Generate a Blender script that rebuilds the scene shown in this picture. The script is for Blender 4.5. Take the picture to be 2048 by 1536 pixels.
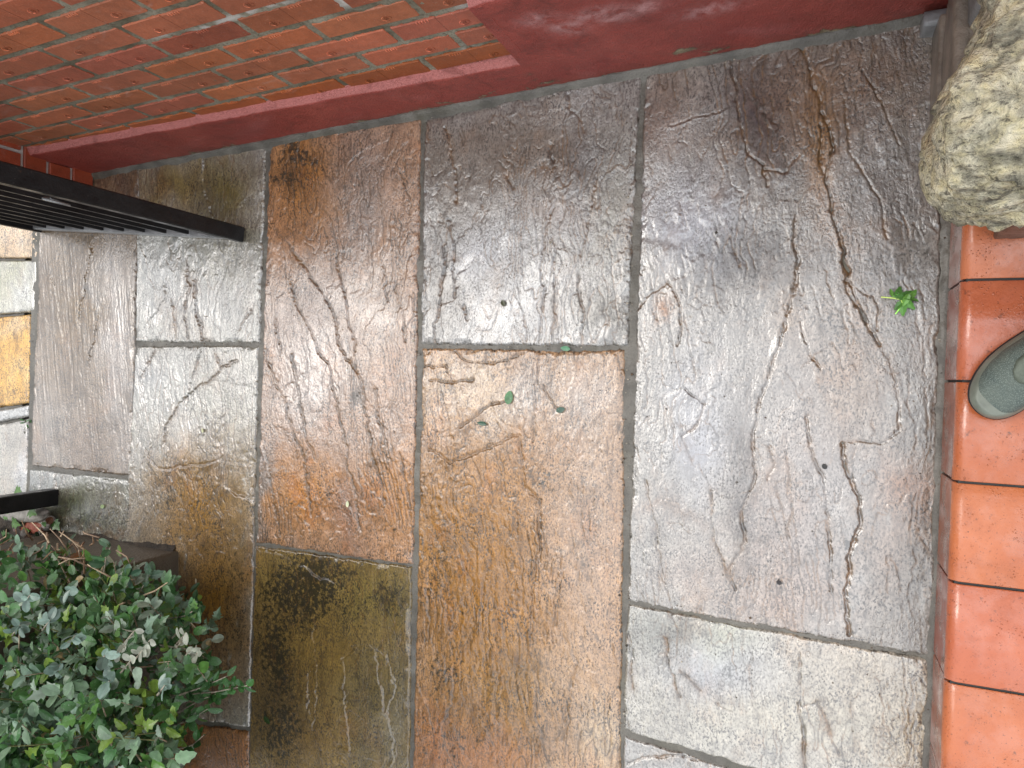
import bpy, bmesh, math, random
import numpy as np
from mathutils import Vector, Matrix
for o in list(bpy.data.objects): bpy.data.objects.remove(o)
S = bpy.context.scene
COL = S.collection
rad = math.radians
# ---------------------------------------------------------------- camera
FPX, PITCH, ROLL, YAW, CH = 1453.36, rad(67.493019), rad(-0.24416342), rad(2.2099107), 1.6097
def cam_axes():
    f = np.array([0, math.cos(PITCH), -math.sin(PITCH)]); r = np.array([1., 0, 0]); u = np.cross(r, f)
    c, s = math.cos(YAW), math.sin(YAW); R = np.array([[c, -s, 0], [s, c, 0], [0, 0, 1]])
    f, r, u = R @ f, R @ r, R @ u
    c, s = math.cos(ROLL), math.sin(ROLL)
    return c*r + s*u, -s*r + c*u, f
CR, CU, CF = cam_axes()
cam = bpy.data.cameras.new('camera'); cam_o = bpy.data.objects.new('camera', cam); COL.objects.link(cam_o)
cam.sensor_fit = 'HORIZONTAL'; cam.sensor_width = 36.0; cam.lens = 36.0*FPX/2048.0
cam.clip_start = 0.02; cam.clip_end = 500
X, Y, Z = -CU, CR, -CF
cam_o.matrix_world = Matrix(((X[0], Y[0], Z[0], 0), (X[1], Y[1], Z[1], 0), (X[2], Y[2], Z[2], CH), (0, 0, 0, 1)))
S.camera = cam_o
# ---------------------------------------------------------------- light
SUN_EL, SUN_AZ = rad(58), rad(20)          # azimuth measured from +y towards +x
w = bpy.data.worlds.new('World'); S.world = w; w.use_nodes = True
nt = w.node_tree; nt.nodes.clear()
out = nt.nodes.new('ShaderNodeOutputWorld'); bg = nt.nodes.new('ShaderNodeBackground')
sky = nt.nodes.new('ShaderNodeTexSky'); sky.sky_type = 'NISHITA'; sky.sun_disc = False
sky.sun_elevation = SUN_EL; sky.sun_rotation = SUN_AZ; sky.air_density = 1.0; sky.dust_density = 3.0; sky.ozone_density = 1.0
tc = nt.nodes.new('ShaderNodeTexCoord'); sep = nt.nodes.new('ShaderNodeSeparateXYZ')
nt.links.new(tc.outputs['Generated'], sep.inputs[0])
mr = nt.nodes.new('ShaderNodeMapRange'); mr.inputs[1].default_value = 0.0; mr.inputs[2].default_value = 1.0
mr.inputs[3].default_value = 2.4; mr.inputs[4].default_value = 15.0
nt.links.new(sep.outputs[2], mr.inputs[0])
cn = nt.nodes.new('ShaderNodeTexNoise'); cn.inputs['Scale'].default_value = 2.2; cn.inputs['Detail'].default_value = 5
nt.links.new(tc.outputs['Generated'], cn.inputs['Vector'])
cm = nt.nodes.new('ShaderNodeMapRange'); cm.inputs[1].default_value = .3; cm.inputs[2].default_value = .7
cm.inputs[3].default_value = .75; cm.inputs[4].default_value = 1.3
nt.links.new(cn.outputs[0], cm.inputs[0])
mul = nt.nodes.new('ShaderNodeMath'); mul.operation = 'MULTIPLY'
nt.links.new(mr.outputs[0], mul.inputs[0]); nt.links.new(cm.outputs[0], mul.inputs[1])
cc = nt.nodes.new('ShaderNodeVectorMath'); cc.operation = 'SCALE'; cc.inputs[0].default_value = (.97, 0.995, 1.035)
nt.links.new(mul.outputs[0], cc.inputs['Scale'])
mx = nt.nodes.new('ShaderNodeMix'); mx.data_type = 'RGBA'; mx.inputs[0].default_value = 0.82   # thick cloud over the clear sky
nt.links.new(sky.outputs[0], mx.inputs[6]); nt.links.new(cc.outputs[0], mx.inputs[7])
nt.links.new(mx.outputs[2], bg.inputs[0]); bg.inputs[1].default_value = 0.15
nt.links.new(bg.outputs[0], out.inputs[0])
sl = bpy.data.lights.new('sun', 'SUN'); sl.energy = 1.0; sl.angle = rad(25); sl.color = (1, .95, .88)
so = bpy.data.objects.new('sun', sl); COL.objects.link(so)
d = Vector((math.sin(SUN_AZ)*math.cos(SUN_EL), math.cos(SUN_AZ)*math.cos(SUN_EL), math.sin(SUN_EL)))
so.rotation_euler = d.to_track_quat('Z', 'Y').to_euler()
S.view_settings.view_transform = 'Standard'; S.view_settings.look = 'None'; S.view_settings.exposure = 0.36; S.view_settings.gamma = 1
S.render.engine = 'CYCLES'
S.cycles.max_bounces = 6; S.cycles.use_denoising = True
# ---------------------------------------------------------------- pixel <-> plane (survey of the photograph)
def ray(px, py):
    return CF*FPX + CR*(768-py) + CU*(1024-px)
def gnd(px, py, z=0.0):
    d = ray(px, py); t = (z-CH)/d[2]; return np.array([d[0]*t, d[1]*t, z])
def project(x, y, z):
    dx, dy, dz = x, y, z-CH
    zz = dx*CF[0]+dy*CF[1]+dz*CF[2]
    U = FPX*(dx*CR[0]+dy*CR[1]+dz*CR[2])/zz; V = FPX*(dx*CU[0]+dy*CU[1]+dz*CU[2])/zz
    return 1024-V, 768-U
# ---------------------------------------------------------------- numpy noise
_T = np.random.RandomState(7).rand(512, 512)
def vn(x, y, seed=0):
    x = x+seed*37.17; y = y+seed*91.73
    xi = np.floor(x).astype(int); yi = np.floor(y).astype(int); fx = x-xi; fy = y-yi
    fx = fx*fx*fx*(fx*(fx*6-15)+10); fy = fy*fy*fy*(fy*(fy*6-15)+10)
    a = _T[xi % 512, yi % 512]; b = _T[(xi+1) % 512, yi % 512]; c = _T[xi % 512, (yi+1) % 512]; d = _T[(xi+1) % 512, (yi+1) % 512]
    return (a*(1-fx)+b*fx)*(1-fy)+(c*(1-fx)+d*fx)*fy
def fbm(x, y, seed=0, oc=4, g=.5):
    s = 0; a = 1; t = 0
    for i in range(oc):
        s = s+a*vn(x*2**i, y*2**i, seed+i*3.1); t += a; a *= g
    return s/t
def sst(x, a, b):
    t = np.clip((x-a)/(b-a), 0, 1); return t*t*(3-2*t)
# ---------------------------------------------------------------- objects
def tag(o, label=None, cat=None, group=None, kind=None):
    if label: o['label'] = label
    if cat: o['category'] = cat
    if group: o['group'] = group
    if kind: o['kind'] = kind
    return o
def empty(name, loc=(0, 0, 0), rz=0.0):
    o = bpy.data.objects.new(name, None); COL.objects.link(o); o.location = loc; o.rotation_euler = (0, 0, rz); o.empty_display_size = .05
    return o
def mesh_obj(name, verts, faces, mat, parent=None, smooth=False, attrs=None, loc=None):
    """verts in world space unless the parent/loc shift is given; children of an Empty at P are stored relative to it"""
    v = np.asarray(verts, dtype=np.float32).reshape(-1, 3)
    off = np.zeros(3)
    if parent is not None: off = np.array(world_loc(parent))
    if loc is not None: off = np.array(loc)
    v = v-off
    me = bpy.data.meshes.new(name)
    if isinstance(faces, np.ndarray):
        n = len(faces); k = faces.shape[1]
        me.vertices.add(len(v)); me.vertices.foreach_set('co', v.astype(np.float32).ravel())
        me.loops.add(n*k); me.loops.foreach_set('vertex_index', faces.astype(np.int32).ravel())
        me.polygons.add(n); me.polygons.foreach_set('loop_start', np.arange(0, n*k, k, dtype=np.int32))
        try: me.polygons.foreach_set('loop_total', np.full(n, k, dtype=np.int32))
        except Exception: pass
        me.update(calc_edges=True); me.validate()
    else:
        me.from_pydata(v.tolist(), [], faces); me.update()
    if attrs:
        for nm, a in attrs.items():
            at = me.color_attributes.new(nm, 'FLOAT_COLOR', 'POINT')
            a = np.asarray(a); ch = a.shape[-1]; b = np.ones((len(v), 4), dtype=np.float32); b[:, :ch] = a.reshape(-1, ch)
            at.data.foreach_set('color', b.ravel())
    me.polygons.foreach_set('use_smooth', np.full(len(me.polygons), bool(smooth)))
    me.materials.append(mat)
    o = bpy.data.objects.new(name, me); COL.objects.link(o)
    if parent is not None: o.parent = parent
    elif loc is not None: o.location = loc
    return o
def world_loc(o):
    p = Vector((0, 0, 0))
    while o is not None:
        p = p+Vector(o.location); o = o.parent
    return p
class MB:
    """gathers shapes for one mesh"""
    def __init__(s): s.v = []; s.f = []; s.c = []
    def add(s, vs, fs, col=None):
        n = len(s.v); s.v += [tuple(map(float, p)) for p in vs]; s.f += [tuple(i+n for i in f) for f in fs]
        s.c += [col or (1, 1, 1)]*len(vs)
    def box(s, c, half, ax=None, bev=0.0, col=None):
        c = np.array(c, float); A = np.eye(3) if ax is None else np.array(ax, float)
        h = np.array(half, float); b = min(bev, h.min()*.9)
        if b <= 0:
            P = [c+A.T@(np.array([i, j, k])*h) for i in (-1, 1) for j in (-1, 1) for k in (-1, 1)]
            s.add(P, [(0, 1, 3, 2), (4, 6, 7, 5), (0, 4, 5, 1), (2, 3, 7, 6), (0, 2, 6, 4), (1, 5, 7, 3)], col); return
        P = []; idx = {}
        for i in (-1, 1):
            for j in (-1, 1):
                for k in (-1, 1):
                    for m in range(3):
                        e = np.array([i, j, k])*h
                        for q in range(3):
                            if q != m: e[q] -= np.sign(e[q])*b
                        idx[(i, j, k, m)] = len(P); P.append(c+A.T@e)
        F = []
        for m in range(3):
            a, bq = [q for q in range(3) if q != m]
            for sg in (-1, 1):
                loop = []
                for (p, r) in ((-1, -1), (1, -1), (1, 1), (-1, 1)):
                    t = [0, 0, 0]; t[m] = sg; t[a] = p; t[bq] = r; loop.append(idx[(*t, m)])
                F.append(loop)
            for p in (-1, 1):
                for r in (-1, 1):
                    t1 = [0, 0, 0]; t1[a] = p; t1[bq] = r
                    q1 = list(t1); q1[m] = -1; q2 = list(t1); q2[m] = 1
                    F.append([idx[(*q1, a)], idx[(*q2, a)], idx[(*q2, bq)], idx[(*q1, bq)]])
        for i in (-1, 1):
            for j in (-1, 1):
                for k in (-1, 1): F.append([idx[(i, j, k, m)] for m in range(3)])
        s.add(P, F, col)
    def tube(s, pts, r, n=6, col=None, cap=True):
        pts = [Vector(p) for p in pts]; rr = r if isinstance(r, (list, tuple)) else [r]*len(pts)
        vs = []; fs = []; up = None
        for i, p in enumerate(pts):
            t = (pts[min(i+1, len(pts)-1)]-pts[max(i-1, 0)]).normalized()
            if up is None: up = t.orthogonal().normalized()
            up = (up-t*up.dot(t)).normalized() if (up-t*up.dot(t)).length > 1e-6 else t.orthogonal().normalized()
            sd = t.cross(up)
            for k in range(n):
                a = 2*math.pi*k/n; vs.append(p+(up*math.cos(a)+sd*math.sin(a))*rr[i])
        for i in range(len(pts)-1):
            for k in range(n): fs.append((i*n+k, i*n+(k+1) % n, (i+1)*n+(k+1) % n, (i+1)*n+k))
        if cap: fs += [tuple(range(n))[::-1], tuple((len(pts)-1)*n+k for k in range(n))]
        s.add(vs, fs, col)
    def build(s, name, mat, parent=None, smooth=False, loc=None):
        o = mesh_obj(name, np.array(s.v), s.f, mat, parent, smooth, {'Col': np.array(s.c)}, loc)
        fix_normals(o); return o
def fix_normals(o):
    bm = bmesh.new(); bm.from_mesh(o.data); bmesh.ops.recalc_face_normals(bm, faces=bm.faces); bm.to_mesh(o.data); bm.free()
# ---------------------------------------------------------------- materials
class N:
    def __init__(s, name):
        s.m = bpy.data.materials.new(name); s.m.use_nodes = True; s.t = s.m.node_tree
        s.b = s.t.nodes['Principled BSDF']
        s.geo = s.t.nodes.new('ShaderNodeNewGeometry')
    def n(s, k, **kw):
        x = s.t.nodes.new(k)
        for a, b in kw.items(): setattr(x, a, b)
        return x
    def l(s, a, b): s.t.links.new(a, b)
    def setp(s, **kw):
        for k, v in kw.items():
            k = k.replace('_', ' ')
            if k in s.b.inputs:
                if hasattr(v, 'links'): s.l(v, s.b.inputs[k])
                else: s.b.inputs[k].default_value = v
    def pos(s, scale=(1, 1, 1)):
        m = s.n('ShaderNodeMapping'); m.inputs['Scale'].default_value = scale
        s.l(s.geo.outputs['Position'], m.inputs[0]); return m.outputs[0]
    def noise(s, sc, det=3, ro=.55, vec=None, dist=0):
        x = s.n('ShaderNodeTexNoise'); x.inputs['Scale'].default_value = sc; x.inputs['Detail'].default_value = det
        x.inputs['Roughness'].default_value = ro; x.inputs['Distortion'].default_value = dist
        s.l(vec or s.pos(), x.inputs['Vector']); return x.outputs[0]
    def vor(s, sc, feature='F1', vec=None, out='Distance'):
        x = s.n('ShaderNodeTexVoronoi'); x.feature = feature; x.inputs['Scale'].default_value = sc
        s.l(vec or s.pos(), x.inputs['Vector']); return x.outputs[out]
    def mr(s, v, a, b, c=0., d=1., smooth=False):
        x = s.n('ShaderNodeMapRange'); s.l(v, x.inputs[0])
        if smooth: x.interpolation_type = 'SMOOTHSTEP'
        for i, q in enumerate((a, b, c, d)):
            if hasattr(q, 'links'): s.l(q, x.inputs[i+1])
            else: x.inputs[i+1].default_value = q
        return x.outputs[0]
    def math(s, op, a, b=0.0):
        x = s.n('ShaderNodeMath'); x.operation = op
        for i, q in enumerate((a, b)):
            if hasattr(q, 'links'): s.l(q, x.inputs[i])
            else: x.inputs[i].default_value = q
        return x.outputs[0]
    def mix(s, f, a, b, mode='MIX'):
        x = s.n('ShaderNodeMix'); x.data_type = 'RGBA'; x.blend_type = mode
        for i, q in ((0, f), (6, a), (7, b)):
            if hasattr(q, 'links'): s.l(q, x.inputs[i])
            else: x.inputs[i].default_value = q if i == 0 else (*q, 1)
        return x.outputs[2]
    def attr(s, nm):
        x = s.n('ShaderNodeAttribute'); x.attribute_name = nm; s.last = x; return x.outputs['Color']
    def sepc(s, c):
        x = s.n('ShaderNodeSeparateColor'); s.l(c, x.inputs[0]); return x.outputs
    def bump(s, h, dist=.001, strength=1.0, normal=None):
        x = s.n('ShaderNodeBump'); x.inputs['Distance'].default_value = dist
        if hasattr(strength, 'links'): s.l(strength, x.inputs['Strength'])
        else: x.inputs['Strength'].default_value = strength
        s.l(h, x.inputs['Height'])
        if normal is not None: s.l(normal, x.inputs['Normal'])
        return x.outputs[0]

def mat_slab():
    k = N('wet_riven_sandstone'); c = k.attr('Col'); m = k.sepc(k.attr('Msk')); dull = k.last.outputs['Alpha']
    dirt, silt, pud = m[0], m[1], m[2]
    big = k.noise(9, 4, .6); mid = k.noise(45, 4, .65); fine = k.noise(230, 3, .6)
    tint = k.mr(big, .3, .7, .82, 1.2)
    c1 = k.mix(1.0, c, (1, 1, 1), 'MULTIPLY')
    v = k.n('ShaderNodeVectorMath', operation='SCALE'); k.l(c1, v.inputs[0]); k.l(k.math('MULTIPLY', tint, k.mr(mid, .3, .7, .78, 1.2)), v.inputs['Scale'])
    c2 = k.mix(k.mr(fine, .52, .68, 0, .35), v.outputs[0], (.10, .085, .07))
    mott = k.noise(21, 6, .72, vec=k.pos((.6, 1.3, 1)))
    c2 = k.mix(k.mr(mott, .52, .66, 0, .6), c2, k.mix(1.0, c2, (.42, .38, .34), 'MULTIPLY'))
    c2 = k.mix(k.mr(k.noise(6.5, 5, .65, vec=k.pos((.7, 1.2, 1))), .54, .68, 0, .45), c2, k.mix(1.0, c2, (1.15, .82, .58), 'MULTIPLY'))
    pits = k.vor(210, vec=k.pos((.7, 1, 1)))
    pitmask = k.math('MULTIPLY', k.mr(pits, .10, .26, 1, 0), k.mr(k.noise(34, 4, .7), .42, .58, 0, 1))
    c3 = k.mix(k.math('MULTIPLY', pitmask, .92), c2, (.03, .027, .024))
    # lichen / algae specks
    ln = k.noise(75, 6, .74)
    lm = k.mr(k.math('ADD', ln, k.math('MULTIPLY', dirt, .30)), .66, .74, 0, 1)
    lm = k.math('MULTIPLY', lm, k.mr(dirt, 0.02, .3, 0, 1))
    c4 = k.mix(k.math('MULTIPLY', lm, .9), c3, (.018, .017, .010))
    c5 = k.mix(silt, c4, k.mix(k.mr(k.noise(30, 2), .4, .6), (.030, .022, .014), (.15, .075, .022)))
    dry = k.math('SUBTRACT', 1.0, pud)
    cs = k.sepc(c); sat = k.mr(k.math('DIVIDE', cs[2], k.math('ADD', cs[0], .001)), .70, .22, 0, 1); sat = k.math('MAXIMUM', sat, dull)    # iron and moss stained stone: smoother, less glassy
    bs = k.math('MULTIPLY', k.math('MULTIPLY', dry, k.mr(k.noise(4.5, 4, .6, dist=.6), .36, .64, .45, 1.45)), k.mr(sat, 0, 1, 1.0, .7))
    rip = k.noise(215, 3, .6, vec=k.pos((.75, 1.05, 1)), dist=.15)
    rip2 = k.noise(75, 3, .6, vec=k.pos((.42, 1.2, 1)), dist=.2)
    h = k.math('ADD', k.math('MULTIPLY', rip, 1.0), k.math('MULTIPLY', rip2, .5))
    h = k.math('SUBTRACT', h, k.math('MULTIPLY', pitmask, .35))
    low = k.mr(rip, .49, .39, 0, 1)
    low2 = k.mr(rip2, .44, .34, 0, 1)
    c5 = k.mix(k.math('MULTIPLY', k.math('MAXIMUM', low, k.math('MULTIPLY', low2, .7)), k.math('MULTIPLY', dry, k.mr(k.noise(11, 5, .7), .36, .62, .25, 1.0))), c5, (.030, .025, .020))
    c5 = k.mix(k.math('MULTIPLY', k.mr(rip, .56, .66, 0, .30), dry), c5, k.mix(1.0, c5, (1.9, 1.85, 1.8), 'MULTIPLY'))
    nb = k.bump(h, .0015, bs)
    nc = k.bump(h, .0011, bs)
    k.setp(Base_Color=c5, Roughness=k.mr(pud, 0, 1, .30, .12), Specular_IOR_Level=k.mr(sat, 0, 1, 1.0, .35), Normal=nb, IOR=1.5,
           Coat_Weight=k.mr(sat, 0, 1, 1.0, .38), Coat_Roughness=k.mr(pud, 0, 1, .15, .03), Coat_IOR=1.75, Coat_Normal=nc)
    return k.m
def mat_simple(name, col, rough=.5, var=.2, sc=30, bsc=120, bd=.0006, spec=.5, coat=0., col2=None, attr=False, metal=0.):
    k = N(name); n1 = k.noise(sc, 4, .6)
    base = k.mix(k.mr(n1, .35, .65), tuple(x*(1-var) for x in col), col2 or tuple(min(1, x*(1+var)) for x in col))
    if attr: base = k.mix(1.0, base, k.attr('Col'), 'MULTIPLY')
    k.setp(Base_Color=base, Roughness=rough, Specular_IOR_Level=spec, Coat_Weight=coat, Coat_Roughness=.12, Metallic=metal,
           Normal=k.bump(k.noise(bsc, 4, .6), bd, 1.0))
    return k.m
def mat_mortar():
    k = N('wet_grey_mortar'); c = k.mix(k.mr(k.noise(14, 4), .35, .65), (.072, .065, .052), (.140, .129, .106))
    c = k.mix(k.mr(k.noise(260, 3), .55, .7, 0, .5), c, (.04, .038, .033))
    c = k.mix(k.mr(k.noise(6, 3), .55, .72, 0, .45), c, (.07, .065, .03))
    k.setp(Base_Color=c, Roughness=.5, Coat_Weight=.2, Coat_Roughness=.2, Normal=k.bump(k.noise(190, 4, .65), .0022, 1.0)); return k.m
def mat_brickmortar():
    k = N('mossy_wall_mortar'); c = k.mix(k.mr(k.noise(11, 4), .35, .65), (.13, .115, .075), (.31, .28, .21))
    c = k.mix(k.mr(k.noise(160, 3), .5, .7, 0, .6), c, (.05, .042, .022))
    c = k.mix(k.attr('Col'), c, (.55, .52, .48))
    k.setp(Base_Color=c, Roughness=.8, Normal=k.bump(k.noise(240, 4, .65), .0015, 1.0)); return k.m
def mat_brick():
    k = N('smooth_red_brick'); c = k.attr('Col')
    n1 = k.noise(7, 4, .6); n2 = k.noise(60, 4, .6)
    v = k.n('ShaderNodeVectorMath', operation='SCALE'); k.l(c, v.inputs[0]); k.l(k.math('MULTIPLY', k.mr(n1, .3, .7, .8, 1.2), k.mr(n2, .3, .7, .86, 1.12)), v.inputs['Scale'])
    c2 = k.mix(k.mr(k.noise(5, 5, .7, vec=k.pos((1, 1, 2)), dist=1.5), .60, .72, 0, .22), v.outputs[0], (.55, .45, .42))
    c2 = k.mix(k.mr(k.noise(420, 2), .66, .74, 0, .7), c2, (.6, .42, .34))
    c2 = k.mix(k.mr(k.noise(90, 5, .7), .64, .72, 0, .6), c2, (.10, .028, .014))
    h = k.math('ADD', k.noise(200, 3), k.noise(35, 2))
    k.setp(Base_Color=c2, Roughness=.42, Specular_IOR_Level=.5, Normal=k.bump(h, .0009, 1.0)); return k.m
def mat_redpaint():
    k = N('weathered_red_masonry_paint')
    c = k.mix(k.mr(k.noise(6, 5, .6), .35, .65), (.25, .042, .032), (.335, .066, .048))
    c = k.mix(k.mr(k.noise(3.2, 4, .6, vec=k.pos((1, 1, 2.5)), dist=1), .58, .72, 0, .45), c, (.36, .11, .10))      # chalky bloom
    geo = k.sepc(k.attr('Col'))
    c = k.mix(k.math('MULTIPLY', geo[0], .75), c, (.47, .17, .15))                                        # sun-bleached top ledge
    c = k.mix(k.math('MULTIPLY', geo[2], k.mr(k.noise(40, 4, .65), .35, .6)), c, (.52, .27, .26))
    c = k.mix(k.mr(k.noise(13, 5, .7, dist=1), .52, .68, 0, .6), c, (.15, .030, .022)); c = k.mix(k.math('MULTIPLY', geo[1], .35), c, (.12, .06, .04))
    n = k.noise(26, 5, .7)
    chip = k.mr(k.math('ADD', n, k.math('MULTIPLY', geo[1], .34)), .75, .80, 0, .9)
    c = k.mix(chip, c, k.mix(k.mr(k.noise(60, 2), .4, .6), (.13, .11, .065), (.28, .24, .15)))
    h = k.math('SUBTRACT', k.math('ADD', k.noise(210, 4, .6), k.math('MULTIPLY', k.noise(38, 4, .6), 1.2)), k.math('MULTIPLY', chip, .8))
    k.setp(Base_Color=c, Roughness=.45, Specular_IOR_Level=.45, Normal=k.bump(h, k_dist := .0036, 1.0)); return k.m
def mat_tile(name, a, b, streak=False):
    k = N(name); c = k.mix(k.mr(k.noise(8, 4), .35, .65), a, b)
    c = k.mix(k.mr(k.noise(330, 2, .5), .66, .73, 0, .8), c, tuple(x*.22 for x in a))
    c = k.mix(k.mr(k.noise(14, 5, .7), .50, .72, 0, .5), c, tuple(min(1, x*.72) for x in a))
    c = k.mix(k.mr(k.noise(46, 4, .7), .62, .70, 0, .7), c, (.09, .035, .02))
    c = k.mix(1.0, c, k.attr('Col'), 'MULTIPLY')
    if streak:
        s = k.noise(5.5, 4, .6, vec=k.pos((1, 1, .35)))
        c = k.mix(k.mr(s, .50, .62, 0, .8), c, (.58, .47, .44))
    rn = k.noise(24, 3, .6)
    drops = k.vor(210, feature='SMOOTH_F1')
    dm = k.math('MULTIPLY', k.mr(drops, .05, .30, 1, 0, True), k.mr(k.noise(28, 3), .50, .62))
    k.setp(Base_Color=c, Roughness=k.mr(rn, .4, .6, .5, .2), Specular_IOR_Level=.5, Coat_Weight=k.mr(rn, .45, .62, .25, .75), Coat_Roughness=.12, Coat_IOR=1.5,
           Normal=k.bump(k.math('ADD', k.math('MULTIPLY', dm, .9), k.math('MULTIPLY', k.noise(190, 4), .45)), .0016, 1.0)); return k.m
def mat_steel():
    k = N('chipped_black_paint'); c = k.mix(k.mr(k.noise(20, 4), .35, .65), (.004, .004, .005), (.013, .013, .014))
    c = k.mix(k.mr(k.noise(130, 4, .7), .70, .75, 0, .8), c, (.26, .24, .21))
    c = k.mix(k.mr(k.noise(34, 4, .7), .68, .74, 0, .7), c, (.10, .045, .02))
    k.setp(Base_Color=c, Roughness=k.mr(k.noise(25, 3), .4, .6, .28, .5), Specular_IOR_Level=.4, Normal=k.bump(k.noise(120, 4, .65), .0016, 1.0)); return k.m
def mat_boulder():
    k = N('lichened_gritstone')
    n = k.noise(15, 6, .70, vec=k.pos((1.7, .6, 1.5)), dist=.8); n2 = k.noise(75, 5, .7); n3 = k.noise(28, 5, .65, dist=.8)
    c = k.mix(k.mr(n2, .35, .65), (.10, .092, .068), (.32, .30, .22))
    lich = k.math('MULTIPLY', k.mr(n, .36, .50), k.mr(n3, .36, .55, .25, 1))
    c = k.mix(k.math('MULTIPLY', lich, .85), c, k.mix(k.mr(k.noise(50, 3), .4, .6), (.80, .70, .42), (.82, .75, .55)))
    c = k.mix(k.mr(k.noise(9, 3), .62, .72, 0, .4), c, (.55, .35, .14))
    c = k.mix(k.mr(k.noise(85, 6, .78, vec=k.pos((1.6, .7, 1.4))), .54, .62, 0, .8), c, (.045, .04, .03))
    h = k.math('ADD', k.math('MULTIPLY', n2, 1.0), k.math('ADD', k.math('MULTIPLY', n3, 1.6), k.math('MULTIPLY', k.noise(240, 4, .6), .35)))
    k.setp(Base_Color=c, Roughness=.75, Normal=k.bump(h, .013, 1.0)); return k.m
def mat_leaf():
    k = N('leaf'); c = k.attr('Col')
    v = k.n('ShaderNodeVectorMath', operation='SCALE'); k.l(c, v.inputs[0]); k.l(k.mr(k.noise(60, 3), .3, .7, .7, 1.3), v.inputs['Scale'])
    c2 = k.mix(k.mr(k.noise(230, 3, .6), .62, .7, 0, .55), v.outputs[0], (.30, .33, .27))
    k.setp(Base_Color=c2, Roughness=.38, Specular_IOR_Level=.4, Coat_Weight=.18, Coat_Roughness=.15, Normal=k.bump(k.noise(110, 3), .0008, 1.0))
    tr = k.n('ShaderNodeBsdfTranslucent'); k.l(c2, tr.inputs[0])
    ms = k.n('ShaderNodeMixShader'); ms.inputs[0].default_value = .22
    k.l(k.b.outputs[0], ms.inputs[1]); k.l(tr.outputs[0], ms.inputs[2])
    k.l(ms.outputs[0], k.t.nodes['Material Output'].inputs[0]); return k.m
M = dict(slab=mat_slab(), mortar=mat_mortar(), bmortar=mat_brickmortar(), brick=mat_brick(), red=mat_redpaint(),
         tile=mat_tile('terracotta_quarry_tile', (.38, .100, .038), (.45, .132, .052)),
         riser=mat_tile('brown_red_riser_tile', (.27, .085, .050), (.34, .12, .078), True),
         grout=mat_simple('dark_grout', (.02, .018, .016), .7),
         black=mat_steel(),
         boulder=mat_boulder(), leaf=mat_leaf(),
         twig=mat_simple('twig_bark', (.30, .26, .20), .7, .4, 60, 200, .001, attr=True),
         soil=mat_simple('damp_soil', (.035, .025, .016), .8, .5, 30, 60, .01),
         ground=mat_simple('bare_ground', (.10, .09, .07), .8, .3, 3, 40, .01),
         pier=mat_simple('damp_dark_concrete', (.20, .165, .115), .5, .4, 12, 110, .006, col2=(.085, .065, .045)),
         slate=mat_simple('wet_slate', (.17, .17, .17), .33, .3, 14, 80, .002, .6, .4),
         flag=mat_simple('brown_sandstone_block', (.19, .155, .12), .5, .35, 16, 90, .004, .5, .3),
         sole=mat_simple('black_rubber', (.015, .015, .016), .6),
         rand=mat_simple('grey_green_rubber', (.14, .155, .125), .45, .15, 40, 300, .0004),
         stone=mat_simple('rubble_stone', (.30, .28, .25), .7, .3, 25, 90, .004),
         overlay=mat_simple('shoe_overlay', (.085, .10, .075), .6, .25, 60, 300, .0006),
         dark=mat_simple('dark_brown_stone', (.060, .042, .030), .4, .5, 22, 90, .004, .5, .3),
         grit=mat_simple('grit', (.25, .23, .20), .7, .3, 25, 90, .001, attr=True),
         bit=mat_simple('brick_rubble', (.26, .06, .03), .6, .3, 25, 90, .004))
def mat_shoe_mesh():
    k = N('woven_shoe_fabric')
    wv = k.vor(520, vec=k.pos((1, 1, .6)))
    c = k.mix(k.mr(wv, .15, .5), (.155, .19, .165), (.065, .085, .075)); c = k.mix(k.mr(k.noise(30), .35, .65, 0, .3), c, (.17, .19, .15))
    k.setp(Base_Color=c, Roughness=.75, Normal=k.bump(wv, .0008, 1.0)); return k.m
M['shoe'] = mat_shoe_mesh()
# ================================================================ SETTING: ground, path, street paving
gv = [(-200, -200, -.035), (200, -200, -.035), (200, 200, -.035), (-200, 200, -.035)]
tag(mesh_obj('ground', gv, [(0, 1, 2, 3)], M['ground']), kind='structure')
# garden soil, left of the path
sx, sy = np.meshgrid(np.linspace(-3.2, -.52, 90), np.linspace(1.73, 4.2, 90))
sz = .015+.05*fbm(sx*5, sy*5, 3)-.05*sst(sx, -.62, -.5)
def grid_faces(nu, nv):
    i, j = np.meshgrid(np.arange(nu-1), np.arange(nv-1)); a = (j*nu+i).ravel()
    return np.c_[a, a+1, a+nu+1, a+nu]
def grid_obj(name, X, Y, Z, mat, parent=None, attrs=None, smooth=True, flip=False, loc=None):
    nv, nu = X.shape; F = grid_faces(nu, nv)
    if flip: F = F[:, ::-1]
    return mesh_obj(name, np.c_[X.ravel(), Y.ravel(), Z.ravel()], np.ascontiguousarray(F), mat, parent, smooth, attrs, loc)
tag(grid_obj('garden_soil', sx, sy, sz, M['soil']), kind='structure')

WALL_A0, WALL_A1 = .70640825, -.05778861
def xf(y): return WALL_A0+WALL_A1*y
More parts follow.
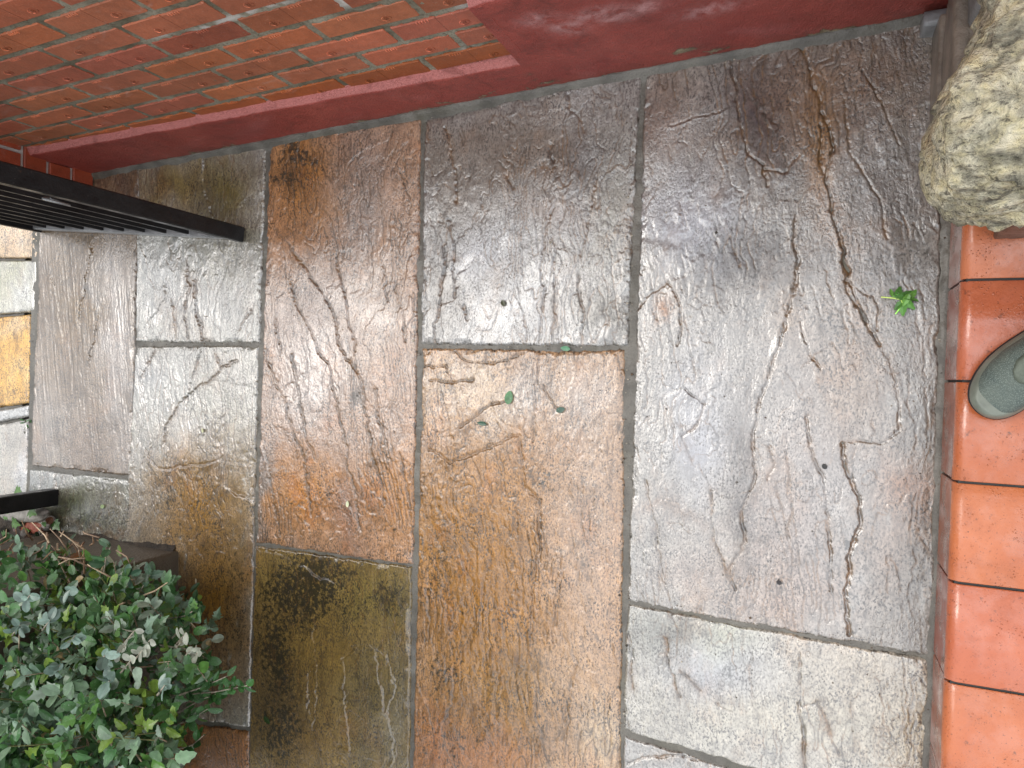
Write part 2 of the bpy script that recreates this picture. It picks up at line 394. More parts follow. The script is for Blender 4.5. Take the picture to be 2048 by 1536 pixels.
# mortar bed of the path: one sheet a few millimetres below the slabs, rising as a fillet against the wall and the step
mxs, mys = np.meshgrid(np.linspace(-1.55, .80, 470), np.linspace(-.30, 2.400, 560))
mz = -.0045+.005*(fbm(mxs*30, mys*30, 11, 4)-.5)+.002*(fbm(mxs*120, mys*120, 12, 2)-.5)
dw = xf(mys)-mxs+.010*(fbm(mys*9, mxs*3, 13)-.5)
mz += .016*(1-sst(dw, .002, .024))
mz += .006*(1-sst(mys+.228+.006*fbm(mxs*8, mys*2, 14), .0, .018))
path = tag(grid_obj('path', mxs, mys, mz, M['mortar']), kind='structure')
smx, smy = np.meshgrid(np.linspace(-1.3, 1.6, 40), np.linspace(2.46, 4.2, 30))
pavement = tag(grid_obj('pavement', smx, smy, -.022+0*smx, M['mortar']), kind='structure')

G_, PK, OR, OC, OL, DK = (.20, .185, .17), (.31, .22, .165), (.43, .165, .045), (.33, .15, .022), (.125, .095, .026), (.035, .03, .026)
CR_, BR, BL, SL, GN = (.42, .37, .27), (.16, .11, .075), (.29, .30, .335), (.10, .10, .108), (.11, .115, .055)
RES = .0023
def seg_dist(px, py, pts):
    """distance to a polyline and the signed side"""
    best = np.full(px.shape, 1e9); side = np.zeros(px.shape)
    for (x0, y0), (x1, y1) in zip(pts[:-1], pts[1:]):
        dx, dy = x1-x0, y1-y0; L = dx*dx+dy*dy+1e-9
        t = np.clip(((px-x0)*dx+(py-y0)*dy)/L, 0, 1)
        ex, ey = px-x0-t*dx, py-y0-t*dy; d = np.hypot(ex, ey)
        cr = np.sign(dx*ey-dy*ex); m = d < best
        best = np.where(m, d, best); side = np.where(m, cr, side)
    return best, side
def slab(corners, seed, base, blobs=(), cracks=(), dirt=(), puddles=(), dull=(), amp=1.0, ter=1.0, label=None, parent=path, zoff=0.0, grain=1.0, wob=1.0, stri=0.0):
    P = [gnd(*c)[:2] for c in corners]           # TL TR BR BL as seen in the photograph
    cen = sum(P)/4; P = [q+(q-cen)/np.linalg.norm(q-cen)*.0078 for q in P]
    TL, TR, BR_, BL_ = P
    L = max(np.linalg.norm(TL-TR), np.linalg.norm(BL_-BR_)); Hh = max(np.linalg.norm(TL-BL_), np.linalg.norm(TR-BR_))
    nu, nv = int(L/RES), int(Hh/RES)
    u, v = np.meshgrid(np.linspace(0, 1, nu), np.linspace(0, 1, nv))
    Xw = (TL[0]*(1-u)+TR[0]*u)*(1-v)+(BL_[0]*(1-u)+BR_[0]*u)*v
    Yw = (TL[1]*(1-u)+TR[1]*u)*(1-v)+(BL_[1]*(1-u)+BR_[1]*u)*v
    du, dv = np.minimum(u, 1-u)*L, np.minimum(v, 1-v)*Hh
    ed = np.minimum(du, dv)
    # ragged edges
    su, sv = np.sign(u-.5), np.sign(v-.5)
    wu = (fbm(Xw*16, Yw*16, seed+1, 5, .62)-.5)*.019*wob*(1-sst(du, 0, .05)); wv = (fbm(Xw*16, Yw*16, seed+2, 5, .62)-.5)*.019*wob*(1-sst(dv, 0, .05))
    du_dir = (TR-TL)/np.linalg.norm(TR-TL); dv_dir = (BL_-TL)/np.linalg.norm(BL_-TL)
    Xw = Xw-su*np.abs(wu)*du_dir[0]-sv*np.abs(wv)*dv_dir[0]; Yw = Yw-su*np.abs(wu)*du_dir[1]-sv*np.abs(wv)*dv_dir[1]
    px, py = project(Xw, Yw, 0.0)
    # riven relief: cleavage layers that break off along the grain (the grain runs across the path)
    warp = (fbm(Xw*7, Yw*7, seed+3, 5, .55)-.5)
    t = (fbm(Xw*1.3+warp*.5, Yw*5.0+warp*1.1, seed+5, 5, .5))*7*ter
    fr = t-np.floor(t)
    Zt = .0010*ter*((sst(fr, 0, .16))-fr)
    Z = Zt+.0030*(fbm(Xw*9, Yw*16, seed+7, 3)-.5)*amp
    Z += .0014*(fbm(Xw*40, Yw*80, seed+9, 3, .6)-.5)*amp*grain
    if stri: Z += .0030*stri*.5*(fbm(Xw*4+Yw*3, Yw*130-Xw*22, seed+15, 3, .6)-.5)
    def contour(T, w_):
        gy, gx = np.gradient(T); return np.abs(T-np.floor(T)-.5)/(np.hypot(gx, gy)+1e-4)/w_
    silt = .55*(1-sst(contour(t+.42, 1.0), .3, 1.2))*sst(fbm(Xw*6, Yw*8, seed+21, 3), .42, .6)
    t2 = fbm(Xw*1.5+warp*.3, Yw*8.5+warp*.6, seed+23, 4, .5)*13
    ln2 = (1-sst(contour(t2, 1.0), .2, 1.1))*sst(fbm(Xw*5, Yw*7, seed+25, 4, .6), .46, .56)
    t3 = fbm(Xw*2.6+warp*.5, Yw*15+warp*.9, seed+27, 4, .55)*9
    ln3 = (1-sst(contour(t3, 1.0), .1, 1.0))*sst(fbm(Xw*9, Yw*9, seed+29, 4, .6), .52, .60)
    ln_ = np.maximum(ln2*.85, .35*ln3)*ter
    Z -= .0011*ln_; silt = np.maximum(silt, .9*ln_)
    Z += .0009*(fbm(Xw*14+warp*.4, Yw*120+warp*9, seed+35, 3, .6)-.5)*grain*sst(fbm(Xw*4, Yw*4, seed+37, 3), .35, .6)
    Z += .0004*ter*(sst(t2/4-np.floor(t2/4), 0, .10)-(t2/4-np.floor(t2/4)))
    col = np.ones((*Xw.shape, 3))*np.array(base)
    n1 = fbm(Xw*3.5, Yw*8, seed+31, 4, .6)
    col = col*(.82+.38*n1)[..., None]
    wx = px+70*(fbm(Xw*8, Yw*8, seed+41, 4, .6)-.5); wy = py+110*(fbm(Xw*6, Yw*10, seed+43, 4, .6)-.5)
    fine = fbm(Xw*22, Yw*40, seed+45, 4, .65)
    for (bx, by, rx, ry, c, s) in blobs:
        d = ((wx-bx)/rx)**2+((wy-by)/ry)**2
        m = s*np.exp(-d*.9)*sst(fine+np.exp(-d)*.45, .30, .55)
        col = col*(1-m[..., None])+np.array(c)*m[..., None]
    Dm = np.zeros_like(px)+.05
    for (bx, by, rx, ry, s) in dirt:
        d = ((wx-bx)/rx)**2+((wy-by)/ry)**2; Dm = np.maximum(Dm, s*np.exp(-d*.8))
    Dm = np.maximum(Dm, .5*(1-sst(ed, 0, .02)))
    Du = np.zeros_like(px)
    for (bx, by, rx, ry, s) in dull:
        d = ((wx-bx)/rx)**2+((wy-by)/ry)**2; Du = np.maximum(Du, s*np.exp(-d*.7)*sst(fine+np.exp(-d)*.4, .3, .6))
    pud = np.zeros_like(px)
    for (bx, by, rx, ry, s) in puddles:
        d = ((wx-bx)/rx)**2+((wy-by)/ry)**2; m = .8*s*sst(1.25-d+1.6*(fine-.5), 0, 1.1); pud = np.maximum(pud, m)
    jx = 15*(fbm(Xw*26, Yw*26, seed+51, 5, .65)-.5)+6*(fbm(Xw*85, Yw*85, seed+52, 3, .6)-.5); jy = 15*(fbm(Xw*26, Yw*26, seed+53, 5, .65)-.5)+5*(fbm(Xw*85, Yw*85, seed+54, 3, .6)-.5)
    for cr in cracks:
        pts, wd, dep, led, sil = cr
        pts = np.array(pts, float)
        x0, x1, y0, y1 = pts[:, 0].min()-50, pts[:, 0].max()+50, pts[:, 1].min()-50, pts[:, 1].max()+50
        m = (px > x0) & (px < x1) & (py > y0) & (py < y1)
        if not m.any(): continue
        d, sd = seg_dist(px[m]+jx[m], py[m]+jy[m], pts)
        wv_ = wd*(.25+1.0*fbm(px[m]/18, py[m]/18, seed+63, 3)); g = np.exp(-(d/wv_)**2); mod = .35+1.15*fbm(px[m]/22, py[m]/22, seed+61, 3)
        zz = Z[m]; zz -= dep*g*mod
        zz += led*.62*np.exp(-d/(6+10*(led > .0045)))*(sd > 0)*sst(d, 0, 3)*(.2+1.3*fbm(px[m]/30, py[m]/30, seed+65, 2))          # one lip stands higher
        Z[m] = zz
        hl = (sil*.75*np.exp(-d/(wd*2.6))*sst(fbm(px[m]/40, py[m]/40, seed+67, 3), .35, .65))[:, None]; col[m] = col[m]*(1-hl)+np.array((.17, .095, .042))*hl; Du[m] = np.maximum(Du[m], .8*hl[:, 0])
        silt[m] = np.maximum(silt[m], sil*np.clip(g*mod*1.1, 0, 1))
    Z = Z*(1-.7*pud)
    Z = Z-.0055*(1-sst(ed, 0, .007))-.0035*(1-sst(ed, 0, .022))*sst(fbm(Xw*22, Yw*22, seed+39, 4, .6), .5, .62)-.006*(ed < 1e-6)
    silt = np.clip(silt, 0, 1)*(1-.5*pud)
    Z += zoff
    # skirt
    o = grid_obj('paving_slab', Xw, Yw, Z, M['slab'], parent, {'Col': col, 'Msk': np.stack([np.clip(Dm, 0, 1), silt, pud, np.clip(Du, 0, 1)], -1)}, True, flip=False)
    me = o.data
    if me.polygons[0].normal.z < 0:
        me.flip_normals()
    if label: o['label'] = label
    return o
W = 3.2
def k(pts, wd=2.4, dep=.0026, led=.0010, sil=.75): return (pts, wd, dep, led, sil)
# --- row nearest the step
slab([(1291, 120), (1893, -18), (1868, 1313), (1254, 1200)], 1, (.222, .206, .178),
     blobs=[(1530, 230, 90, 120, (.055, .045, .052), 1.0), (1490, 520, 110, 70, SL, .75), (1650, 190, 130, 120, (.17, .10, .055), .8), (1640, 300, 30, 120, (.30, .15, .05), .8),
            (1330, 240, 70, 90, (.16, .10, .07), .8), (1370, 450, 90, 80, BL, .8), (1400, 860, 60, 130, BL, .7), (1640, 800, 140, 190, (.27, .23, .20), .6), (1800, 1080, 60, 80, PK, .6),
            (1825, 960, 45, 60, OR, .7), (1700, 760, 70, 120, (.27, .21, .16), .8), (1580, 640, 40, 60, (.29, .22, .16), .7), (1560, 1100, 90, 140, (.28, .22, .185), .7), (1400, 1130, 90, 50, (.27, .21, .17), .7), (1780, 480, 110, 170, (.13, .115, .11), .7), (1360, 1035, 80, 16, BR, .7), (1320, 620, 24, 26, OR, .5), (1560, 1190, 130, 60, PK, .6),
            (1640, 1000, 120, 200, (.26, .235, .225), .5), (1820, 120, 80, 120, (.14, .095, .06), .7), (1845, 700, 30, 40, PK, .5), (1490, 950, 26, 190, SL, .5), (1830, 880, 40, 500, (.15, .145, .13), .5)],
     cracks=[k([(1605, 100), (1625, 170), (1650, 240), (1668, 300), (1650, 350), (1665, 420), (1680, 480), (1700, 560), (1720, 620), (1760, 690)], 4.2, .004, .002, .9),
             k([(1640, 250), (1640, 330), (1655, 380), (1670, 450), (1690, 520), (1695, 580), (1740, 660)], 3.2, .003, .001, .9),
             k([(1590, 430), (1585, 480), (1600, 515), (1585, 590), (1565, 660), (1545, 730), (1520, 800), (1505, 870), (1510, 960), (1480, 1030), (1490, 1080), (1460, 1140), (1470, 1180)], 3.8, .0035, .0034, .55),
             k([(1460, 120), (1470, 170), (1478, 240), (1490, 300), (1525, 330), (1535, 375)], 3, .0035, .003, .7), k([(1530, 340), (1570, 345), (1600, 310)], 2.5, .003, .002, .7),
             k([(1685, 885), (1690, 940), (1720, 1000), (1722, 1040), (1712, 1080), (1700, 1120), (1695, 1180), (1690, 1230), (1700, 1272)], 5.0, .0048, .001, 1.0),
             k([(1685, 885), (1730, 885), (1770, 885), (1800, 860), (1800, 800), (1785, 740), (1760, 690)], 3, .002, .0026, .5),
             k([(1280, 620), (1300, 590), (1335, 565), (1355, 590), (1365, 660), (1355, 690)], 2.2, .003, .0024, .7), k([(1370, 775), (1408, 808), (1395, 850), (1365, 870), (1385, 920)], 2.4, .003, .0026, .7),
             k([(1610, 830), (1620, 900), (1650, 960), (1655, 1040), (1660, 1110), (1665, 1190)], 3.2, .003, .001, .7), k([(1600, 640), (1615, 700), (1640, 740)]),
             k([(1690, 560), (1720, 580), (1745, 590), (1758, 620), (1756, 660)], 2.8, .0034, .001, .8), k([(1290, 960), (1310, 1060), (1325, 1170)], 2.6, .002, .001, .5), k([(1540, 890), (1550, 930), (1535, 960)]),
             k([(1420, 980), (1425, 1080), (1450, 1130), (1465, 1170)], 2.6, .002), k([(1345, 250), (1400, 230), (1450, 220)], 2.4, .001, .004, .2), k([(1690, 200), (1700, 300), (1760, 400), (1775, 480)], 2, .002),
             k([(1720, 130), (1750, 180), (1780, 250), (1800, 290)], 2, .002, .002), k([(1570, 900), (1580, 1000), (1575, 1100)], 2, .0015), k([(1840, 560), (1850, 640)], 2, .001)],
     dirt=[(1530, 200, 110, 120, .35), (1490, 520, 120, 80, .25), (1710, 1080, 14, 14, .9), (1860, 700, 20, 700, .3)],
     puddles=[(1330, 470, 58, 42, .9), (1390, 905, 24, 46, .9), (1372, 945, 18, 30, .9), (1560, 940, 30, 30, .6), (1635, 925, 40, 34, .5), (1340, 540, 40, 20, .6), (1370, 790, 22, 40, .4)],
     dull=[(1700, 760, 90, 140, .4), (1560, 1100, 120, 140, .35), (1490, 520, 110, 75, .95), (1530, 230, 90, 130, 1.0), (1650, 150, 120, 110, .6), (1800, 500, 90, 200, .45), (1840, 1050, 60, 300, .6), (1480, 1000, 30, 180, .6), (1350, 200, 50, 60, .6), (1780, 1150, 60, 120, .5), (1600, 330, 60, 90, .5)],
     amp=1.0, label='largest slab, grey and lilac with long brown cracks, beside the step')
slab([(1256, 1209), (1856, 1320), (1850, 1640), (1249, 1462)], 2, (.30, .28, .235),
     blobs=[(1330, 1260, 90, 60, (.15, .16, .145), .7), (1700, 1300, 110, 90, (.36, .30, .22), .6), (1430, 1350, 90, 60, BL, .7), (1820, 1450, 50, 90, (.42, .33, .20), .7), (1450, 1280, 50, 60, (.26, .27, .17), .5), (1560, 1440, 200, 60, (.36, .32, .23), .5)],
     cracks=[k([(1329, 1273), (1338, 1335), (1354, 1397)]), k([(1598, 1405), (1607, 1480), (1610, 1540)], 4, .004, .001, .8), k([(1607, 1413), (1636, 1405), (1652, 1446), (1677, 1513)], 3, .002),
             k([(1499, 1306), (1505, 1397)]), k([(1598, 1306), (1603, 1368)]), k([(1433, 1409), (1462, 1426)], 2.5, .003), k([(1360, 1340), (1400, 1380)]), k([(1700, 1370), (1710, 1500)], 2.4, .001, .001, .4), k([(1262, 1300), (1262, 1380)])],
     dirt=[(1330, 1250, 90, 40, .35), (1450, 1350, 20, 20, .7)], puddles=[(1420, 1345, 50, 30, .35)], dull=[(1330, 1260, 80, 50, .6), (1760, 1420, 80, 120, .4)], label='cream grey slab with short brown cracks, below the largest slab')
slab([(1250, 1471), (1852, 1652), (1850, 1800), (1246, 1700)], 3, (.25, .235, .21), cracks=[k([(1255, 1529), (1304, 1513), (1354, 1507), (1396, 1521)], 3, .004)], label='grey slab corner with a curved crack at the bottom edge')
# --- second row
slab([(850, 240), (1281, 145), (1254, 691), (841, 687)], 4, (.235, .225, .205),
     blobs=[(1050, 300, 200, 90, (.135, .10, .072), .8), (1180, 320, 70, 60, SL, .6), (1060, 620, 180, 60, (.30, .30, .30), .6), (1220, 450, 50, 200, (.22, .215, .175), .6), (1150, 420, 40, 60, SL, .5),
            (930, 520, 60, 50, BL, .5), (890, 560, 30, 150, (.15, .145, .13), .6), (1000, 500, 80, 60, (.28, .29, .30), .5), (1100, 420, 40, 30, (.28, .20, .16), .4), (1180, 640, 60, 40, (.20, .19, .165), .8), (880, 330, 30, 100, (.13, .11, .085), .6)],
     cracks=[k([(889, 484), (891, 525), (880, 569), (883, 606), (870, 651), (870, 684)]), k([(896, 439), (906, 484), (907, 540), (911, 595)]), k([(1104, 417), (1091, 447), (1088, 500), (1080, 540), (1088, 577), (1082, 632), (1080, 688)], 2.2),
             k([(1115, 495), (1108, 558), (1106, 684)], 2), k([(1193, 350), (1182, 410), (1175, 465), (1162, 503), (1158, 577), (1166, 632), (1164, 688)], 2.2), k([(1136, 187), (1136, 213), (1158, 235), (1166, 261)], 2.6, .003),
             k([(889, 254), (902, 298), (911, 358), (908, 402)], 3, .003, .002), k([(1100, 290), (1108, 335)], 5, .003, .002, .5), k([(1015, 350), (1028, 378)], 4, .003), k([(1030, 590), (1048, 620), (1052, 680)], 2, .0015), k([(930, 610), (935, 640)], 3)],
     dirt=[(1004, 606, 12, 14, .9), (860, 500, 14, 60, .4), (1000, 330, 150, 60, .25), (1120, 650, 200, 30, .15)], puddles=[(1005, 505, 22, 16, .5), (940, 530, 20, 20, .4)], dull=[(1050, 290, 220, 90, .6), (880, 560, 35, 170, .7), (1215, 640, 50, 38, .95), (1112, 640, 14, 44, .9), (1230, 400, 40, 160, .4), (930, 380, 40, 60, .5)],
     label='greyish square slab with thin cracks, below the red plinth')
slab([(844, 700), (1251, 704), (1238, 1720), (820, 1720)], 5, (.35, .205, .105),
     blobs=[(960, 1060, 150, 160, (.30, .135, .020), 1.0), (960, 1250, 120, 260, (.25, .115, .022), 1.0), (940, 780, 130, 60, (.42, .31, .20), .8), (1180, 800, 60, 60, (.27, .24, .21), .7), (1120, 1060, 60, 100, (.33, .20, .11), .7),
            (1200, 1150, 60, 200, (.37, .24, .15), .7), (900, 1460, 100, 80, (.26, .095, .018), .9), (1150, 1450, 100, 240, (.34, .22, .125), .9), (1190, 960, 70, 160, (.31, .21, .135), .8), (1000, 1480, 120, 90, (.20, .105, .035), .7), (1010, 1380, 100, 80, (.22, .12, .03), .6), (1060, 760, 40, 60, (.24, .22, .20), .5), (930, 1500, 130, 60, (.27, .11, .04), .7), (1210, 1480, 40, 60, (.45, .35, .22), .6)],
     cracks=[k([(1081, 704), (1072, 765), (1074, 815), (1064, 883)], 2.6, .002, .002, .4), k([(922, 853), (942, 836), (983, 809), (1010, 805)], 2.8, .003, .002, .8), k([(861, 761), (898, 768), (949, 758)], 3, .003, .002, .8),
             k([(844, 734), (891, 731), (895, 750)], 2.5, .003), k([(857, 900), (901, 924), (952, 910), (1037, 870), (1042, 917), (1050, 978), (1081, 1002), (1081, 1052), (1078, 1120)], 4, .003, .004, .4),
             k([(908, 704), (935, 724), (990, 727), (1047, 707)], 2.4, .002, .002), k([(1084, 775), (1105, 805), (1122, 822)]), k([(1078, 1050), (1081, 1089), (1066, 1148), (1064, 1220), (1062, 1284)], 3, .003, .006, .2),
             k([(1128, 1128), (1109, 1206), (1105, 1284)], 3, .002, .007, .1), k([(996, 1355), (992, 1400), (992, 1441)], 3, .002, .006, .1), k([(930, 1140), (945, 1170), (925, 1200)], 3, .002, .005, .2), k([(975, 1140), (968, 1180), (965, 1260)], 3, .002, .005, .2),
             k([(1010, 1280), (1015, 1340), (1020, 1390)], 3, .001, .006, .1), k([(905, 1370), (905, 1410), (890, 1440)], 3, .001, .005), k([(1075, 1420), (1085, 1480), (1095, 1530)], 3, .001, .006), k([(1150, 1330), (1135, 1400), (1125, 1480)], 4, .002, .004, .5), k([(855, 1180), (858, 1240)], 4, .002, .004)],
     dirt=[(900, 1150, 60, 200, .42), (1000, 1300, 60, 120, .25), (870, 1130, 40, 120, .55), (880, 1330, 60, 60, .6), (960, 1050, 60, 30, .35), (900, 1470, 90, 90, .45), (1090, 960, 30, 40, .6), (1000, 900, 200, 80, .12)], dull=[(960, 1100, 150, 170, .3), (1090, 960, 40, 50, .8), (1180, 790, 60, 80, .4), (1190, 1000, 60, 60, .5)], amp=1.2, grain=1.2,
     label='long slab, peach at one end and golden brown towards the other')
# --- third row
slab([(538, 287), (842, 240), (826, 1129), (511, 1083)], 6, (.33, .20, .125),
     blobs=[(600, 340, 90, 100, (.36, .15, .03), 1.0), (720, 400, 60, 130, (.21, .17, .145), .85), (800, 420, 50, 160, (.36, .22, .14), .6), (560, 460, 60, 80, (.36, .17, .07), .8), (620, 1000, 140, 90, (.37, .16, .035), 1.0), (780, 1010, 70, 110, (.36, .17, .055), 1.0),
            (700, 1040, 40, 80, (.20, .11, .08), .7), (640, 620, 120, 100, (.30, .25, .22), .6), (760, 640, 60, 90, (.36, .27, .20), .6), (600, 780, 60, 100, (.31, .26, .23), .6), (520, 1000, 18, 120, (.16, .14, .125), .9), (718, 790, 14, 24, (.11, .10, .09), .95), (760, 860, 60, 60, (.30, .20, .14), .5), (580, 340, 40, 30, DK, .5)],
     cracks=[k([(582, 496), (629, 561), (658, 614), (673, 646), (676, 684), (692, 715), (715, 748), (725, 790), (734, 832), (744, 904), (760, 959), (770, 1008)], 2.7, .0030, .001, .85), k([(673, 508), (679, 549), (690, 578), (699, 655), (711, 684), (712, 745)], 2.6, .003, .001, .8),
             k([(582, 567), (597, 611), (617, 652), (637, 705), (656, 731), (669, 780), (676, 826), (689, 878), (695, 937), (708, 976), (720, 1060)], 2.4, .0026, .001, .8), k([(529, 696), (546, 748), (568, 800), (585, 862), (607, 911), (614, 969), (620, 1030)], 2.6, .003, .001, .8),
             k([(581, 709), (594, 770), (604, 832), (611, 878), (630, 920)], 3, .003, .001, .8), k([(749, 780), (757, 845), (770, 884), (775, 920)], 2.6, .003, .001, .7), k([(550, 640), (560, 710)], 2), k([(765, 530), (775, 600)], 2, .002), k([(790, 560), (805, 640), (810, 680)], 2, .002), k([(800, 900), (815, 970), (820, 1050)], 2.4, .002), k([(530, 900), (550, 1000), (560, 1070)], 2.6, .002), k([(800, 340), (820, 400)], 2, .003)],
     dirt=[(590, 310, 60, 26, .8), (570, 350, 50, 20, .7), (640, 1030, 100, 60, .4), (780, 1080, 40, 30, .5), (800, 500, 30, 200, .2)], dull=[(720, 400, 60, 120, .5), (718, 790, 14, 24, 1), (520, 1000, 18, 120, .9), (610, 700, 30, 30, .3), (740, 820, 30, 40, .6)], amp=.9,
     label='orange and pink slab with slanting cracks')
slab([(509, 1093), (823, 1137), (815, 1720), (492, 1720)], 7, (.20, .128, .036),
     blobs=[(560, 1130, 50, 40, (.19, .13, .035), .7), (740, 1180, 90, 60, (.14, .11, .03), .7), (560, 1380, 80, 140, (.10, .065, .025), .8), (730, 1400, 60, 140, (.12, .095, .04), .8), (630, 1260, 60, 60, (.19, .12, .03), .8), (600, 1470, 60, 60, (.15, .09, .03), .7), (800, 1400, 30, 300, (.12, .105, .06), .6)],
     cracks=[k([(628, 1245), (632, 1323), (634, 1402), (625, 1464)], 2, .001, .0042, 0), k([(687, 1316), (710, 1292), (740, 1290), (773, 1308), (792, 1374), (777, 1421), (786, 1480), (789, 1534)], 2, .001, .0038, 0), k([(753, 1316), (765, 1382), (772, 1420)], 2, .001, .005, 0), k([(687, 1316), (692, 1420), (700, 1500)], 2, .001, .004, 0), k([(615, 1355), (620, 1430)], 2, .001, .005, 0), k([(622, 1144), (645, 1156)], 2, .001, .008, 0)],
     dirt=[(610, 1170, 100, 75, .92), (560, 1310, 50, 130, .86), (760, 1180, 60, 40, .7), (560, 1450, 60, 90, .8), (700, 1230, 60, 40, .5)], amp=.8, grain=.5, ter=.7,
     label='dark olive slab blotched with black algae')
# --- fourth row
slab([(276, 314), (530, 288), (518, 685), (271, 684)], 8, (.27, .26, .22),
     blobs=[(450, 380, 60, 100, (.13, .10, .02), 1.0), (350, 380, 80, 70, (.20, .145, .045), .95), (330, 560, 50, 90, (.36, .36, .34), .6), (460, 600, 60, 90, (.25, .25, .23), .5), (480, 480, 40, 60, (.17, .14, .08), .7), (425, 400, 30, 60, (.10, .085, .04), .8)],
     cracks=[k([(375, 508), (378, 570), (368, 626), (375, 678)], 2.4, .003, .001, .8), k([(388, 560), (394, 626), (404, 668), (408, 682)], 2.6, .003, .001, .8), k([(407, 326), (410, 381), (427, 430)], 3, .001, .005, .1), k([(362, 482), (335, 554), (329, 603), (300, 640)], 3, .001, .006, .1), k([(345, 600), (350, 680)], 2), k([(500, 620), (480, 660)], 2)],
     dirt=[(450, 340, 60, 30, .5), (500, 600, 30, 90, .25)], puddles=[(304, 632, 22, 26, .8), (345, 545, 12, 40, .3)], amp=1.1,
     label='wet slab beside the gate foot, olive near the plinth and silvery below')
slab([(271, 695), (517, 694), (498, 1452), (225, 1420)], 9, (.24, .225, .18),
     blobs=[(390, 1010, 110, 110, (.29, .145, .018), 1.0), (420, 1200, 80, 150, (.26, .13, .018), 1.0), (340, 780, 60, 60, (.31, .31, .28), .6), (470, 900, 50, 60, (.21, .15, .07), .7), (400, 1340, 80, 80, (.16, .08, .03), .8), (470, 1150, 40, 200, (.20, .12, .04), .7), (300, 740, 60, 40, (.18, .18, .18), .5), (440, 820, 60, 50, (.30, .29, .23), .5)],
     cracks=[k([(475, 722), (445, 735), (423, 756), (391, 779), (360, 810), (330, 850), (330, 890)], 2.8, .003, .0025, .5), k([(430, 700), (440, 735)], 2), k([(310, 700), (280, 760)], 2.4), k([(290, 900), (320, 940), (380, 930), (430, 925)], 3, .002, .004, .3), k([(470, 985), (490, 995)], 4, .003, .007, .1), k([(400, 700), (380, 780)], 2)],
     dirt=[(380, 1050, 120, 110, .45), (450, 1200, 60, 200, .5), (320, 1000, 30, 40, .6), (410, 850, 6, 6, .9)], puddles=[(383, 850, 14, 18, .5)], amp=1.1,
     label='grey slab turning mossy gold beside the hedge')
slab([(235, 1430), (498, 1463), (488, 1760), (150, 1760)], 10, (.26, .12, .045), blobs=[(430, 1500, 50, 60, (.20, .09, .035), .6)], dirt=[(380, 1480, 60, 40, .4)], amp=.6, grain=.5, label='dark rust brown slab under the hedge')
# --- fifth row, by the gate
slab([(82, 338), (279, 312), (262, 950), (61, 930)], 11, (.18, .125, .075),
     blobs=[(140, 520, 50, 80, (.15, .095, .045), .85), (160, 640, 50, 60, (.19, .12, .05), .7), (240, 700, 22, 250, (.24, .20, .17), .7), (110, 860, 60, 80, (.22, .19, .155), .6), (180, 580, 20, 30, (.10, .09, .08), .7), (230, 360, 40, 40, (.14, .085, .055), .8), (175, 880, 40, 60, (.20, .12, .07), .5)],
     cracks=[k([(190, 480), (175, 540), (168, 590), (160, 640)], 2.6, .001, .006, .1), k([(195, 640), (190, 680), (182, 710)], 2.8, .001, .007, .1), k([(105, 560), (120, 620), (125, 670)], 2, .001, .004, .1)],
     dirt=[(140, 510, 30, 60, .35), (130, 900, 60, 30, .15)], dull=[(150, 600, 60, 400, .75), (200, 850, 60, 90, .6)], amp=.7, grain=.7, ter=.6, stri=1.0, label='smooth brown slab with fine straight striations at the gateway')
slab([(60, 938), (259, 960), (254, 1150), (50, 1120)], 12, (.17, .17, .13),
     blobs=[(160, 1020, 60, 50, (.10, .11, .045), .85), (90, 950, 40, 30, (.20, .205, .20), .6), (200, 1060, 60, 14, (.20, .11, .05), .6), (220, 1000, 40, 30, (.15, .11, .06), .6)],
     cracks=[k([(110, 935), (112, 990)], 2, .002)], dirt=[(180, 1030, 80, 50, .6)], dull=[(180, 1040, 90, 60, .8)], amp=.8, label='green tinged slab beside the dark garden pier')
# --- street paving beyond the threshold, base colours lightened for its sunnier light
RES = .0045
for cs, sd, b, bl, di, lb in (
    ([(-330, 380), (72, 446), (70, 516), (-330, 510)], 21, (.56, .38, .20), [(20, 480, 40, 30, (.55, .42, .28), .6)], [], 'pale peach paving slab beyond the gate'),
    ([(-330, 520), (70, 520), (67, 623), (-330, 650)], 22, (.36, .34, .24), [(30, 540, 40, 40, (.28, .27, .15), .8), (55, 600, 20, 40, (.45, .46, .45), .6)], [], 'olive grey paving slab beyond the gate'),
    ([(-330, 660), (57, 629), (54, 805), (-330, 860)], 23, (.66, .36, .07), [(20, 640, 40, 20, (.66, .46, .24), .8), (10, 690, 30, 40, (.60, .32, .06), .6), (45, 760, 20, 40, (.60, .42, .18), .6)], [(20, 640, 20, 10, .3)], 'bright yellow paving slab beyond the gate'),
    ([(-330, 880), (54, 809), (52, 834), (-330, 905)], 24, (.38, .38, .36), [], [], 'narrow grey paving slab beyond the gate'),
    ([(-330, 915), (52, 838), (50, 1120), (-330, 1200)], 25, (.34, .31, .25), [(45, 920, 12, 80, (.50, .52, .55), .8), (20, 900, 30, 60, (.34, .29, .22), .6)], [], 'beige grey paving slab beyond the gate')):
    slab(cs, sd, b, bl, dirt=di, amp=.5, grain=.6, ter=.4, label=lb, parent=pavement, zoff=-.004, wob=.5)
RES = .0023

# ================================================================ BRICK WALL
WALL_OFF = .020
Y0, Y1 = -2.2, 2.125
WDIR = np.array([WALL_A1, 1, 0])/math.hypot(WALL_A1, 1); WN = np.array([-1, WALL_A1, 0])/math.hypot(WALL_A1, 1)     # along the wall, and out of it towards the path
def wp(y, z, out=0.0):
    """point on the brick face at y, z, moved out towards the path"""
    return np.array([xf(y)+WALL_OFF, y, z])+WN*out
wall = empty('brick_wall', (xf(1)+.02, 1.0, 0)); tag(wall, 'red brick wall with stamped bricks above a dark red painted plinth', 'wall')
ZT = 1.72
